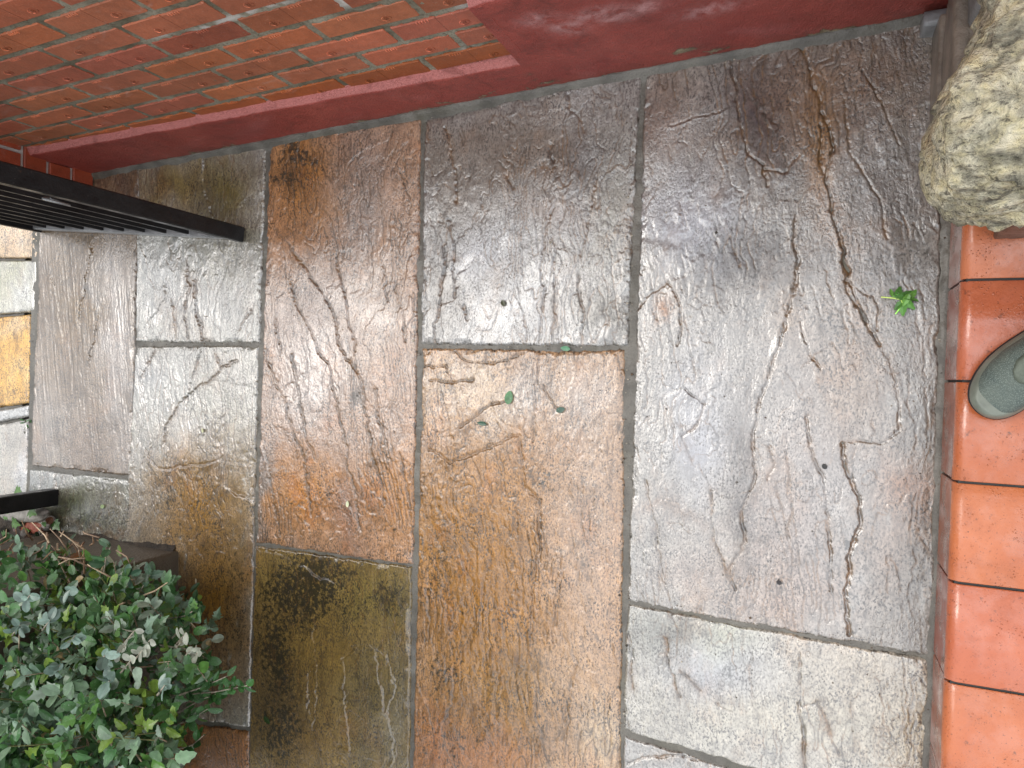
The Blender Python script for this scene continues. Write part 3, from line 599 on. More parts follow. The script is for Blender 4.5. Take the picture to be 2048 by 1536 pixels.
# core behind the bricks
mb = MB()
c = wp((Y0+Y1)/2, ZT/2, -.115); mb.box(c, (.110, (Y1-Y0)/2, ZT/2), ax=[WN, WDIR, (0, 0, 1)])
yy, zz = np.meshgrid(np.arange(Y0, Y1+.001, .006), np.arange(.10, ZT, .006))
rng = np.random.RandomState(3)
yoff = {0: 1.266, 1: 1.379, 2: 1.2617, 3: 1.1677, 4: 1.0597}
for c_ in range(-2, 22):
    if c_ not in yoff: yoff[c_] = 1.17-.11*(c_ % 2)+rng.uniform(-.012, .012)
out = -.0019+.005*(fbm(yy*35, zz*35, 5, 4, .6)-.45)+.004*(fbm(yy*120, zz*120, 6, 2)-.5)
base = wp(0, 0)
MX = xf(yy)+WALL_OFF+WN[0]*out; MY = yy+WN[1]*out
eff = np.zeros((*yy.shape, 3)); eff[..., 0] = 0
def bpx(px_, py_):
    d_ = ray(px_, py_); tt = (WALL_A0+WALL_OFF)/(d_[0]-WALL_A1*d_[1]); return d_[1]*tt, CH+d_[2]*tt
EFF = [(*bpx(935, 5), .03, .022), (*bpx(945, 105), .016, .03), (*bpx(500, 25), .06, .008), (*bpx(455, 40), .05, .008), (*bpx(420, 52), .04, .006), (*bpx(540, 14), .05, .008), (*bpx(20, 15), .03, .012), (*bpx(320, 72), .03, .006), (*bpx(520, 216), .05, .006), (*bpx(690, 5), .02, .02)]
for (ey, ez, ry, rz) in EFF:
    e = np.exp(-(((yy-ey)/ry)**2+((zz-ez)/rz)**2)); eff = np.maximum(eff, (e*1.2*sst(fbm(yy*60, zz*60, 8), .35, .55))[..., None])
o = grid_obj('mortar', MX, MY, zz, M['bmortar'], wall, {'Col': eff}, True)
mb.build('core', M['bmortar'], wall).data
bb = MB(); st = MB()
def stamp_ring(cy, cz, r, col):
    for i in range(18):
        if i in (4, 5): continue
        a = 2*math.pi*i/18; a2 = 2*math.pi*(i+.8)/18
        p = wp(cy+r*math.cos((a+a2)/2), cz+r*.8*math.sin((a+a2)/2), .0006)
        tdir = -math.sin((a+a2)/2)*WDIR+np.array([0, 0, .8*math.cos((a+a2)/2)]); tdir /= np.linalg.norm(tdir)
        st.box(p, (.0009, .0021*r/.012+.0002, .0007), ax=[WN, tdir, np.cross(WN, tdir)], col=col)
for c_ in range(-1, 21):
    zb = .1535+.075*c_
    for kk in range(-8, 18):
        yb = yoff[c_]-.225*kk      # perpend centre; brick spans yb-.22 .. yb-.005
        a, b = yb-.220, yb-.005
        a = max(a, Y0); b = min(b, Y1)
        if b-a < .03 or zb < .10: continue
        t = rng.rand(); t2 = rng.rand()
        col = np.array([.37, .105, .050])*(0.78+.42*t)*np.array([1, .9+.25*t2, .9+.3*rng.rand()])
        if c_ == 0: col = np.array([.33, .085, .022])*(.85+.3*t)
        dpt = .0006+.0012*rng.rand(); tw = rng.uniform(-.0012, .0012)
        ctr = wp((a+b)/2, zb+.0325+rng.uniform(-.001, .001), dpt-.010)
        bb.box(ctr, (.010, (b-a)/2-rng.uniform(0, .0015)-.0012, .0302-rng.uniform(0, .001)), ax=[WN, WDIR+np.array([0, 0, tw]), (0, 0, 1)], bev=.0022, col=tuple(col))
        if -.2 < yb < 2.3 and c_ < 12 and b-a > .12:
            dk = tuple(col*.72); lt = tuple(np.minimum(1, col*1.9+.03))  # light and dark sides of the stamps: relief highlight put into colour
            side = rng.rand() < .6; m1 = yb-.11+(.045 if side else -.045); m2 = yb-.11-(.03 if side else -.03)
            for (yc, zc, rr) in ((m1, zb+.022, .0105),):
                global_out = dpt
                for i in range(16):
                    am = 2*math.pi*(i+.5)/16
                    if rng.rand() < .12: continue
                    p = wp(yc+rr*math.cos(am), zc+rr*.75*math.sin(am), dpt+.0001)
                    td = -math.sin(am)*WDIR+np.array([0, 0, .75*math.cos(am)]); td /= np.linalg.norm(td)
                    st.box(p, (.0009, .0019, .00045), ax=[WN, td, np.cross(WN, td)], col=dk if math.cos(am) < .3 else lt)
                # the letter inside the ring
                for (oy, oz, hy, hz) in ((.003, 0, .0006, .0042), (.0005, .0036, .0024, .0006), (.0005, 0, .0024, .0006), (.0005, -.0036, .0024, .0006), (-.0022, .0018, .0006, .0018), (-.0022, -.0018, .0006, .0018)):
                    st.box(wp(yc+oy, zc+oz, dpt+.0001), (.0010, hy, hz), ax=[WN, WDIR, (0, 0, 1)], col=dk)
            for i in range(5):           # five small letters near the top edge
                yl = m2+(i-2)*.0062
                st.box(wp(yl, zb+.0565, dpt+.0002), (.0012, .0009, .0030), ax=[WN, WDIR, (0, 0, 1)], col=lt)
                st.box(wp(yl+.0015, zb+.0565+(.002 if i % 2 else -.002), dpt+.0002), (.0011, .0015, .0007), ax=[WN, WDIR, (0, 0, 1)], col=dk)
            if rng.rand() < .6:
                st.box(wp(yb-.11, zb+.0325, dpt-.0004), (.0007, .0005, .030), ax=[WN, WDIR, (0, 0, 1)], col=tuple(col*.6))
bb.build('brickwork', M['brick'], wall)
st.build('brick_stamps', M['brick'], wall)
# plinth: rendered and painted, low part then a step up at y = .607
def plinth(ya, yb, ztop_fn, zlo=-.02, depth=.034, name='plinth', cap_end=None):
    n = int((yb-ya)/.006)+2
    ys = np.linspace(ya, yb, n)
    # profile: front from ground to top edge, rounded, ledge back to the bricks
    rows = []
    for i, yv in enumerate(ys):
        zt = ztop_fn(yv)
        prof = [(0, z) for z in np.linspace(zlo, zt-.006, 34)]+[(-.001, zt-.0035), (-.003, zt-.0012), (-.006, zt)]+[(-q, zt+.012*(q/.03)) for q in np.linspace(.010, depth, 7)]
        rows.append(prof)
    A = np.array(rows)                    # n, m, 2
    yv = np.repeat(ys[:, None], A.shape[1], 1); zv = A[..., 1]; ov = A[..., 0]
    rough = .0045*(fbm(yv*9, zv*9, 17, 3)-.5)+.004*(fbm(yv*50, zv*50+ov*50, 18, 3)-.5)*(.35+.9*sst(.75-yv, 0, .2))
    ov2 = ov+rough*(ov > -.02)
    top = (ov < -.0025)*1.0
    X_ = xf(yv)+WN[0]*ov2; Y_ = yv+WN[1]*ov2; Z_ = zv+(ov < -.002)*.003*(fbm(yv*30, ov*30, 19, 3)-.5)
    def wpx(px_, py_):
        d_ = ray(px_, py_); tt = WALL_A0/(d_[0]-WALL_A1*d_[1]); return d_[1]*tt, CH+d_[2]*tt
    chalk = np.zeros_like(yv); crk = np.zeros_like(yv)
    for (a_, b_, ry_, rz_) in ((1075, 40, .035, .020), (1130, 52, .035, .018), (1190, 28, .05, .02), (1240, 34, .05, .016), (1285, 15, .03, .02), (1150, 62, .03, .012), (1420, 20, .05, .02)):
        yc_, zc_ = wpx(a_, b_); chalk = np.maximum(chalk, np.exp(-((yv-yc_)/ry_)**2-((zv-zc_)/rz_)**2))
    pl = [wpx(*q) for q in ((770, 243), (800, 230), (830, 222), (862, 205), (905, 207), (960, 196), (1000, 178), (1050, 168), (1090, 150))]
    dd_, _s = seg_dist(yv*1000+14*(fbm(yv*40, zv*40, 66, 3)-.5), zv*1000+10*(fbm(yv*40, zv*40, 67, 3)-.5), [(a_*1000, b_*1000) for a_, b_ in pl])
    crk = np.exp(-(dd_/2.2)**2)*sst(fbm(yv*25, zv*25, 68, 3), .3, .5)*1.7
    for (a_, b_, ry_, rz_) in ((1100, 165, .045, .008), (1060, 148, .016, .008), (1005, 158, .010, .006), (1370, 100, .04, .014), (1435, 100, .04, .014), (780, 238, .02, .014), (1260, 150, .05, .008), (1180, 165, .04, .007), (1700, 62, .06, .018)):
        yc_, zc_ = wpx(a_, b_); crk = np.maximum(crk, 1.15*np.exp(-((yv-yc_)/ry_)**2-((zv-zc_)/rz_)**2))
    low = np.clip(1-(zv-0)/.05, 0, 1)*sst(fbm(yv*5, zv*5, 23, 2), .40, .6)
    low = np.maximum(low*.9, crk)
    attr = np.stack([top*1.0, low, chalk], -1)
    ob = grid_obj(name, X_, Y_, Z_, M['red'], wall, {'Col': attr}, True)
    fixn = ob.data
    return ob
def ztl(y): return np.interp(y, [.6, 1.2, 1.6, 2.1], [.140, .168, .180, .205])+.0015*math.sin(y*31)
plinth(.600, 2.118, lambda y: float(ztl(y)))
plinth(Y0, .612, lambda y: .403+.002*math.sin(y*17), name='tall_plinth')
mb = MB()       # end face of the tall plinth, above the low one
mb.box(wp(.598, .26, .0095), (.0105, .0135, .138), ax=[WN, WDIR, (0, 0, 1)], bev=.004, col=(.0, .1, 0))
mb.build('plinth_end', M['red'], wall)

# pier of the same brick at the street end, facing down the path
pier = empty('brick_pier', (.55, 2.24, 0)); tag(pier, 'dark red brick pier behind the open gate at the end of the brick wall', 'pier')
pm, pb = MB(), MB()
PX0, PX1, PY = .475, .80, 2.112
pm.box(((PX0+PX1)/2, PY+.17, .80), ((PX1-PX0)/2-.002, .165, .82))
for c_ in range(0, 22):
    zb = .004+.075*c_; off = 0 if c_ % 2 else .1125
    xs = [PX0]+[x for x in np.arange(PX0+.1125+off-.0, PX1, .225)]+[PX1]
    for a, b in zip(xs[:-1], xs[1:]):
        if b-a < .03: continue
        col = np.array([.30, .055, .022])*(.8+.4*rng.rand())
        pb.box(((a+b)/2, PY+.010, zb+.0325), ((b-a)/2-.005, .013, .0325), bev=.002, col=tuple(col))
    for a, b in ((0, .215), (.225, .33)) if c_ % 2 else ((0, .10), (.11, .325)):
        pb.box((PX0+.009, PY+.004+(a+b)/2+.02, zb+.0325), (.012, (b-a)/2-.008, .0325), bev=.002, col=tuple(np.array([.30, .055, .022])*(.8+.4*rng.rand())))
pm.build('mortar', M['bmortar'], pier)
pb.build('brickwork', M['brick'], pier)

# ================================================================ STEP
HS = .1323; YS = -.2351; TP = .1751; X0T = .186; ZTOP = .150; R_ = .020
step = empty('doorstep', (0, YS-.2, 0)); tag(step, 'terracotta quarry tiled doorstep with black joints', 'step')
gm = MB(); gm.box((-.25, YS-.304, .072), (1.25, .300, .0735)); gm.build('grout', M['grout'], step)
for i in range(-4, 8):
    xr = X0T-TP*i-.0022; xl = xr-TP+.0044+(.0)
    n = 14
    # nosing: top back edge -> round nose -> short drop
    prof = [(YS-.56, ZTOP), (YS-.30, ZTOP), (YS-.10, ZTOP), (YS-.03, ZTOP)]
    for q in range(n+1):
        a = math.pi/2*(1-q/n); prof.append((YS+.004-R_+R_*math.cos(a), ZTOP-R_+R_*math.sin(a)))
    prof += [(YS+.003, HS-.001), (YS-.004, HS-.002)]
    mb_ = MB(); xs = [xl, xl+.0018, (xl+xr)/2, xr-.0018, xr]; dz = [-.0018, 0, 0, 0, -.0018]
    tl = rng.uniform(-.0006, .0006)
    V = [(x, p[0], p[1]+d_+tl*(x-xl)/TP*2) for x, d_ in zip(xs, dz) for p in prof]
    m_ = len(prof); Fc = [(a*m_+b, a*m_+b+1, (a+1)*m_+b+1, (a+1)*m_+b) for a in range(4) for b in range(m_-1)]
    tv = rng.uniform(.84, 1.08); tcol = (tv, tv*rng.uniform(.92, 1.06), tv*rng.uniform(.9, 1.1)); mb_.add(V, Fc, tcol)
    t_ = mb_.build('step_tile', M['tile'], step, True)
    mr_ = MB(); mr_.box(((xl+xr)/2, YS-.006, HS/2-.010), ((xr-xl)/2, .008, HS/2+.004), bev=.0015, col=tcol)
    mr_.build('riser_tile', M['riser'], step)

# ================================================================ GATE
g0 = gnd(487, 470)[:2]; g1 = gnd(76, 452)[:2]
gd = (g1-g0)/np.linalg.norm(g1-g0); gl = np.linalg.norm(g1-g0); gn = np.array([-gd[1], gd[0]])
if gn[0] > 0: gn = -gn
gax = [(gd[0], gd[1], 0), (gn[0], gn[1], 0), (0, 0, 1)]
gate = empty('metal_gate', (g1[0], g1[1], 0)); tag(gate, 'black metal bar gate standing open in front of the brick pier', 'gate')
def gp(s, z, o=0): return (g0[0]+gd[0]*s+gn[0]*o, g0[1]+gd[1]*s+gn[1]*o, z)
GH = 1.02
for nm, s_ in (('stile', .006), ('stile', gl-.015)):
    m = MB(); m.box(gp(s_, GH/2+.004), (.014, .021, GH/2), ax=gax, bev=.003); m.build(nm, M['black'], gate)
for z_ in (.022, GH-.03):
    m = MB(); m.box(gp(gl/2, z_), (gl/2-.022, .016, .014), ax=gax, bev=.003); m.build('rail', M['slate'] if z_ < .1 else M['black'], gate)  # lower rail in grey: its wet sky reflection put into the colour
for i in range(9):
    s_ = gl*(i+1)/10
    m = MB(); m.box(gp(s_, GH/2), (.0055, .0105, GH/2-.03), ax=gax, bev=.001); m.build('bar', M['black'], gate)
m = MB(); cz = .56
m.tube([gp(.0+.024*math.cos(a), cz-.012+.024*math.sin(a), .024+.012*math.sin(a*.5)) for a in np.linspace(0, 2*math.pi, 25)], .0028, 6)
m.build('ring_handle', M['slate'], gate, True)
m = MB(); m.tube([gp(.006, .0, .0), gp(.006, -.02, 0)], .009, 8); m.build('drop_bolt', M['black'], gate, True)
# latch post on the other side
q0 = (gnd(118, 978)[:2]+gnd(118, 1012)[:2])/2
gpost = empty('gate_post', (q0[0]-0, q0[1]+.02, 0)); tag(gpost, 'slim black metal gate post beside the ivy and rubble', 'post')
m = MB(); m.box((q0[0], q0[1]+.024, .52), (.026, .022, .54), bev=.003); m.build('post', M['black'], gpost)
m = MB(); m.box((q0[0], q0[1]+.024, 1.065), (.031, .027, .006), bev=.003); m.build('cap', M['black'], gpost)

# ================================================================ LEFT GARDEN PIER
c0 = gnd(356, 1101)[:2]
def rough_box(name, lo, hi, mat, parent=None, res=.012, amp=.006, seed=0, rnd=.012, fr=8, loc=None, skew=None):
    """a box with worn, uneven faces"""
    lo, hi = np.array(lo, float), np.array(hi, float); c = (lo+hi)/2; h = (hi-lo)/2
    bm = bmesh.new(); seg = [max(2, int(2*h[i]/res)) for i in range(3)]
    vs = []; fs = []
    for ax in range(3):
        a, b = [q for q in range(3) if q != ax]
        for sg in (-1, 1):
            n0 = len(vs); na, nb = seg[a]+1, seg[b]+1
            for j in range(nb):
                for i in range(na):
                    p = [0, 0, 0]; p[ax] = sg*h[ax]; p[a] = -h[a]+2*h[a]*i/(na-1); p[b] = -h[b]+2*h[b]*j/(nb-1); vs.append(p)
            for j in range(nb-1):
                for i in range(na-1):
                    q = [n0+j*na+i, n0+j*na+i+1, n0+(j+1)*na+i+1, n0+(j+1)*na+i]; fs.append(q)
    P = np.array(vs); inner = np.clip(P, -(h-rnd), h-rnd); dlt = P-inner; ln = np.linalg.norm(dlt, axis=1, keepdims=True)
    P = np.where(ln > 1e-9, inner+dlt/np.maximum(ln, 1e-9)*np.minimum(ln, rnd), P)
    nrm = P-np.clip(P, -(h-rnd*1.01), h-rnd*1.01); nrm /= np.maximum(np.linalg.norm(nrm, axis=1, keepdims=True), 1e-9)
    W_ = P+c
    dd = (fbm(W_[:, 0]*fr+W_[:, 2]*fr*.7, W_[:, 1]*fr+W_[:, 2]*fr*.9, seed, 5, .6)-.5)*2*amp
    dd += (fbm(W_[:, 0]*fr*.35+5, W_[:, 1]*fr*.35+W_[:, 2]*3, seed+5, 2)-.5)*2.4*amp
    W_ = W_+nrm*dd[:, None]
    if skew is not None: W_ = skew(W_)
    o = mesh_obj(name, W_, fs, mat, parent, True, None, loc)
    bm = bmesh.new(); bm.from_mesh(o.data); bmesh.ops.remove_doubles(bm, verts=bm.verts, dist=.0008); bmesh.ops.recalc_face_normals(bm, faces=bm.faces); bm.to_mesh(o.data); bm.free()
    return o
lp = rough_box('garden_pier', (c0[0]-.40, c0[1]-.005, -.02), (c0[0], c0[1]+.52, .62), M['pier'], amp=.004, seed=4, rnd=.008, loc=(c0[0]-.2, c0[1]+.25, 0))
tag(lp, 'dark damp rendered pier at the edge of the path behind the hedge', 'pier')

# ================================================================ STONES AT TOP RIGHT
def box_px(px0, py0, px1, py1, z): return gnd(px0, py0, z), gnd(px1, py1, z)
a = gnd(1859, 252, .02); bx0 = a[0]
yf = a[1]
lay = rough_box('sandstone_block', (bx0, yf-.30, -.01), (xf(yf)-.035, yf, .088), M['flag'], amp=.004, seed=31, rnd=.006, res=.008, loc=(.55, yf-.1, 0))
tag(lay, 'brown split sandstone block on the path, lowest in the stack under the boulder', 'stone', 'stones stacked under the boulder')
lay2 = rough_box('sandstone_block', (bx0-.012, yf-.32, .090), (xf(yf)-.02, yf-.012, .195), M['flag'], amp=.006, seed=33, rnd=.008, res=.008, loc=(.55, yf-.1, .09))
tag(lay2, 'grey brown split sandstone block in the middle of the stack under the boulder', 'stone', 'stones stacked under the boulder')
lay3 = rough_box('sandstone_block', (bx0+.10, yf-.34, .197), (xf(yf)-.02, yf-.030, .33), M['slate'], amp=.006, seed=35, rnd=.010, res=.008, loc=(.55, yf-.1, .2))
tag(lay3, 'pale grey rough stone directly under the boulder, nearest the red plinth', 'stone', 'stones stacked under the boulder')
s0 = gnd(1843, 63, .03)
sl_ = rough_box('slate_piece', (s0[0], s0[1]-.12, -.005), (xf(s0[1])-.012, s0[1], .052), M['slate'], amp=.002, seed=37, rnd=.003, res=.008, loc=(s0[0]+.04, s0[1]-.05, 0))
tag(sl_, 'smooth grey slate offcut wedged between the red plinth and the stacked stones', 'slate')
# block on the step
e0 = gnd(1976, 487, ZTOP); 
blk = rough_box('stone_block', (e0[0], e0[1]-.26, ZTOP), (e0[0]+.30, e0[1], .335), M['dark'], amp=.006, seed=39, rnd=.012, res=.008, fr=14, loc=(e0[0]+.1, e0[1]-.1, ZTOP))
tag(blk, 'dark brown stone block on the tiles, propping up the boulder', 'stone')
# boulder
BZ = .45
B1 = gnd(1885, 425, BZ); 
def boulder():
    bx = gnd(1880, 418, BZ)[0]; y_f = gnd(1882, 300, BZ)[1]
    lo = np.array([bx, y_f-.62, .33]); hi = np.array([bx+.62, y_f, .60])
    c = (lo+hi)/2; h = (hi-lo)/2
    bm = bmesh.new(); bmesh.ops.create_icosphere(bm, subdivisions=7, radius=1)
    P = np.array([v.co[:] for v in bm.verts]); me = bpy.data.meshes.new('boulder')
    n = P.copy(); e = 12.0
    rr = (np.abs(P)**e).sum(1)**(-1/e); Q = P*rr[:, None]
    Wp = Q*h+c
    d1 = fbm(Wp[:, 0]*4+Wp[:, 2]*5, Wp[:, 1]*4-Wp[:, 2]*4, 71, 3)-.5
    d2 = fbm(Wp[:, 0]*14+Wp[:, 2]*15, Wp[:, 1]*20-Wp[:, 2]*13, 73, 5, .6)-.5
    d3 = np.abs(fbm(Wp[:, 0]*22+Wp[:, 2]*30, Wp[:, 1]*34+Wp[:, 2]*21, 75, 4, .6)-.5)
    d4 = fbm(Wp[:, 0]*60+Wp[:, 2]*50, Wp[:, 1]*90-Wp[:, 2]*40, 77, 3, .6)-.5
    q_ = fbm(Wp[:, 0]*9-Wp[:, 2]*6, Wp[:, 1]*9+Wp[:, 2]*8, 79, 3)*7; q_ = (np.floor(q_)+sst(q_-np.floor(q_), .35, .65))/7-.5
    Wp = Wp+n*(d1*.04+d2*.026-d3*.030+d4*.014+q_*.075)[:, None]
    # the nose that sticks out over the path, and the cut-back corner above it
    nose = gnd(1862, 300, BZ)
    g = np.exp(-(((Wp[:, 0]-nose[0])/.055)**2+((Wp[:, 2]-.44)/.10)**2))*(P[:, 1] > 0.2); Wp[:, 1] += .022*g
    t = np.clip((Wp[:, 0]-nose[0]-.04)/.30, 0, 1)*(P[:, 1] > 0); Wp[:, 1] -= .088*t*np.clip(P[:, 1]*1.4, 0, 1)
    for v, q in zip(bm.verts, Wp-np.array([c[0], c[1], lo[2]])): v.co = q
    bm.to_mesh(me); bm.free(); me.polygons.foreach_set('use_smooth', np.ones(len(me.polygons), bool)); me.materials.append(M['boulder'])
    o = bpy.data.objects.new('boulder', me); COL.objects.link(o); o.location = (c[0], c[1], lo[2])
    return o
tag(boulder(), 'big rough boulder with pale yellow lichen, resting on stacked stones above the step', 'boulder')

# ================================================================ RUBBLE BY THE GATE POST
def pebble(name, pxc, pyc, r, mat, label, cat, z=.02, rz=0, sd=0, cuboid=3.5):
    p = gnd(pxc, pyc, z)
    bm = bmesh.new(); bmesh.ops.create_icosphere(bm, subdivisions=4, radius=1)
    P = np.array([v.co[:] for v in bm.verts]); rr = (np.abs(P)**cuboid).sum(1)**(-1/cuboid)
    Q = P*rr[:, None]*np.array(r)*(1+.28*(fbm(P[:, 0]*1.5+P[:, 2], P[:, 1]*1.5-P[:, 2], sd, 4)-.5))[:, None]
    for v, q in zip(bm.verts, Q): v.co = q
    me = bpy.data.meshes.new(name); bm.to_mesh(me); bm.free(); me.polygons.foreach_set('use_smooth', np.ones(len(me.polygons), bool)); me.materials.append(mat)
    o = bpy.data.objects.new(name, me); COL.objects.link(o); o.location = (p[0], p[1], z+r[2]*.8); o.rotation_euler = (0, 0, rz)
    tag(o, label, cat); return o
pebble('stone', 62, 1026, (.024, .105, .024), M['stone'], 'long pale stone on the ground beside the black gate post', 'stone', .02, .05, 3)
pebble('stone', 100, 1046, (.022, .032, .016), M['stone'], 'small pale stone between the long stone and the brick fragment', 'stone', .012, .4, 5)
pebble('brick_fragment', 78, 1052, (.020, .06, .018), M['bit'], 'broken piece of red brick among the ivy by the gate post', 'brick', .014, .1, 8)
# ================================================================ LEAVES
random.seed(11)
OVAL = [(0, 0), (.10, .22), (.30, .43), (.55, .50), (.78, .41), (.94, .2), (1.0, 0), (.94, -.2), (.78, -.41), (.55, -.50), (.30, -.43), (.10, -.22)]
LOBED = [(0, 0), (.02, .22), (.22, .5), (.30, .28), (.52, .46), (.62, .22), (1.0, 0), (.62, -.22), (.52, -.46), (.30, -.28), (.22, -.5), (.02, -.22)]
SERR = [(0, 0), (.08, .2), (.2, .36), (.26, .30), (.42, .46), (.5, .36), (.66, .38), (.72, .26), (.9, .18), (1, 0), (.9, -.18), (.72, -.26), (.66, -.38), (.5, -.36), (.42, -.46), (.26, -.30), (.2, -.36), (.08, -.2)]
def leaf_mesh(mb, p, dr, nr, L, wd, shape, col, fold=.25, curl=.2):
    """one leaf: outline plus midrib, folded along it and curling down to the tip"""
    dr = Vector(dr).normalized(); nr = Vector(nr); nr = (nr-dr*nr.dot(dr)); nr = nr.normalized() if nr.length > 1e-4 else dr.orthogonal().normalized(); sd = dr.cross(nr)
    p = Vector(p); vs = []; n = len(shape); mid = []
    def P(u, v): return p+dr*(u*L)+sd*(v*wd)+nr*(abs(v)*fold*wd-curl*L*u*u*.6)
    for (u, v) in shape: vs.append(P(u, v))
    m1, m2 = P(.35, 0), P(.68, 0); vs += [m1, m2]
    half = n//2
    i1, i2 = n, n+1; fs = []
    for i in range(half):                    # upper side
        mu = (shape[i][0]+shape[i+1][0])/2
        fs.append((i, i+1, i1 if mu < .52 else i2))
    for i in range(half, n):
        mu = (shape[i][0]+shape[(i+1) % n][0])/2
        fs.append((i, (i+1) % n, i1 if mu < .52 else i2))
    # close the centre
    iu = min(range(half+1), key=lambda q: abs(shape[q][0]-.52)); il = min(range(half, n), key=lambda q: abs(shape[q][0]-.52))
    fs += [(iu, i2, i1), (il, i1, i2)]
    mb.add(vs, fs, col)
def in_poly(x, y, poly):
    c = False; n = len(poly)
    for i in range(n):
        x0, y0 = poly[i]; x1, y1 = poly[i-1]
        if (y0 > y) != (y1 > y) and x < (x1-x0)*(y-y0)/(y1-y0)+x0: c = not c
    return c
# the clipped front of the hedge as it stands: outline of the mass, kept in three dimensions by lumps of foliage
OUT = [(-900, 1150), (-200, 1105), (20, 1098), (110, 1105), (150, 1130), (230, 1150), (262, 1165), (290, 1190), (330, 1205), (352, 1215), (380, 1225), (405, 1245), (380, 1300), (408, 1330), (430, 1360), (400, 1392), (372, 1410), (345, 1440), (340, 1480), (345, 1536), (300, 1900), (-900, 1900)]
LUMPS = [(-.90, 1.62, .36, .40), (-.80, 1.30, .34, .33), (-.72, 1.98, .36, .36), (-1.05, 2.2, .45, .48), (-1.30, 1.7, .50, .50), (-1.15, 1.25, .42, .42), (-.80, 2.55, .40, .42), (-1.35, 2.7, .6, .6), (-1.7, 2.1, .8, .65), (-1.65, 1.4, .7, .55), (-1.45, .95, .40, .42), (-1.9, 2.9, .9, .7), (-2.0, 1.7, 1.1, .6), (-2.1, 2.4, 1.25, .6), (-1.9, 1.0, .9, .5)]
hedge = empty('hedge', (-1.2, 1.8, 0)); tag(hedge, 'clipped hedge of small glossy dark green leaves spilling over the edge of the path', 'hedge')
fo = MB(); tw = MB()
def hedge_pt():
    while True:
        L = random.choices(LUMPS, weights=[3, 3, 3, 2, 1.5, 2, 2, 1.2, 1, 1, 1, .8, .8, .8, .8])[0]
        v = Vector((random.gauss(0, 1), random.gauss(0, 1), random.gauss(0, 1))).normalized()
        r = L[3]*random.uniform(.72, 1.0)**.6
        p = Vector((L[0], L[1], L[2]))+v*r
        if p.z < .05: continue
        q = project(p.x, p.y, p.z); inf = -60 < q[0] < 2100 and -60 < q[1] < 1600
        if (p.z < CH-.05 or inf) and not in_poly(q[0], q[1], OUT): continue
        if p.z < .64 and c0[0]-.40 < p.x < c0[0]+.015 and c0[1]-.02 < p.y < c0[1]+.52: continue
        return p, v
GREENS = [(.035, .090, .022), (.045, .115, .030), (.026, .070, .022), (.065, .15, .030), (.060, .13, .050), (.13, .20, .12), (.045, .12, .040), (.12, .19, .03), (.22, .28, .21), (.13, .20, .14), (.10, .17, .09), (.03, .09, .02)]
def rvec(s=1.0): return Vector((random.gauss(0, s), random.gauss(0, s), random.gauss(0, s)))
cnt = 0
for i in range(5400):
    p, v = hedge_pt()
    # a small spray: a twig carrying a few leaves
    g = (Vector((v.x, v.y, v.z))+Vector((.25, -.2, .45))+rvec(.45)).normalized()
    ln = random.uniform(.03, .075)
    if i % 2 == 0: tw.tube([p-g*.02, p+g*ln*.6, p+g*ln], [.0015, .0012, .0008], 4, col=random.choice([(1.2, 1.1, 1), (.7, .6, .5), (.6, .7, .35)]), cap=False)
    sid = g.orthogonal().normalized(); nl = random.choice([2, 3, 4, 5])
    base = np.array(random.choice(GREENS))
    kind = random.random(); shape = OVAL if kind < .58 else (SERR if kind < .86 else LOBED)
    for j in range(nl):
        t = (j+1)/nl; a = j*2.4+random.uniform(-.5, .5); rot = Matrix.Rotation(a, 3, g)
        dd = (rot @ sid)*.9+g*(.35+.6*t); dd = (dd+rvec(.12)).normalized()
        nn = (Vector((0, 0, 1))*.9+g*.5+rvec(.28)).normalized()
        L = random.uniform(.017, .036)*(1.0 if shape is OVAL else 1.15)
        sh = random.uniform(.95, 1.5); col = np.clip(base*sh, 0, 1)
        if random.random() < .012: col = np.array([.30, .22, .10])
        leaf_mesh(fo, p+g*ln*t, dd, nn, L, L*random.uniform(.56, .82), shape, tuple(col), random.uniform(.1, .4), random.uniform(.05, .4)); cnt += 1
# long shoots that stick out over the path, placed where the photograph has them (pixel, height)
def shoot(path_, leaves, shape=OVAL, col=(.04, .095, .03), size=.028, tr=.0022, tcol=(1, 1, 1)):
    P = [Vector(gnd(a, b, z)) for a, b, z in path_]
    tw.tube(P, [tr*(1-.6*i/(len(P)-1)) for i in range(len(P))], 5, col=tcol)
    for i in range(leaves):
        t = random.uniform(.25, 1) if i else 1.0
        s = t*(len(P)-1); a = min(int(s), len(P)-2); q = P[a].lerp(P[a+1], s-a); g = (P[a+1]-P[a]).normalized()
        dd = (g*.7+rvec(.6)+Vector((0, 0, .2))).normalized(); nn = (Vector((0, -.1, 1))+rvec(.35))
        L = size*random.uniform(.7, 1.15)
        leaf_mesh(fo, q, dd, nn, L, L*random.uniform(.5, .7), shape, tuple(np.array(col)*random.uniform(.75, 1.3)), .25, .2)
shoot([(200, 1400, .35), (330, 1392, .42), (430, 1384, .46), (494, 1371, .48)], 22, OVAL, (.035, .11, .025), .024)
shoot([(180, 1235, .42), (250, 1205, .45), (310, 1182, .46), (335, 1165, .47)], 14, SERR, (.06, .13, .05), .030, .0030, (1.5, 1.3, 1.1))
shoot([(180, 1180, .42), (208, 1145, .45), (213, 1110, .48), (222, 1092, .50)], 8, OVAL, (.06, .13, .06), .032)
shoot([(300, 1320, .40), (360, 1260, .44), (390, 1215, .46)], 12, SERR, (.04, .12, .04), .028)
shoot([(300, 1500, .36), (350, 1500, .40), (385, 1490, .42), (408, 1470, .43)], 6, OVAL, (.04, .12, .03), .030)
shoot([(320, 1290, .46), (385, 1300, .48), (415, 1318, .49)], 12, OVAL, (.05, .13, .04), .03)
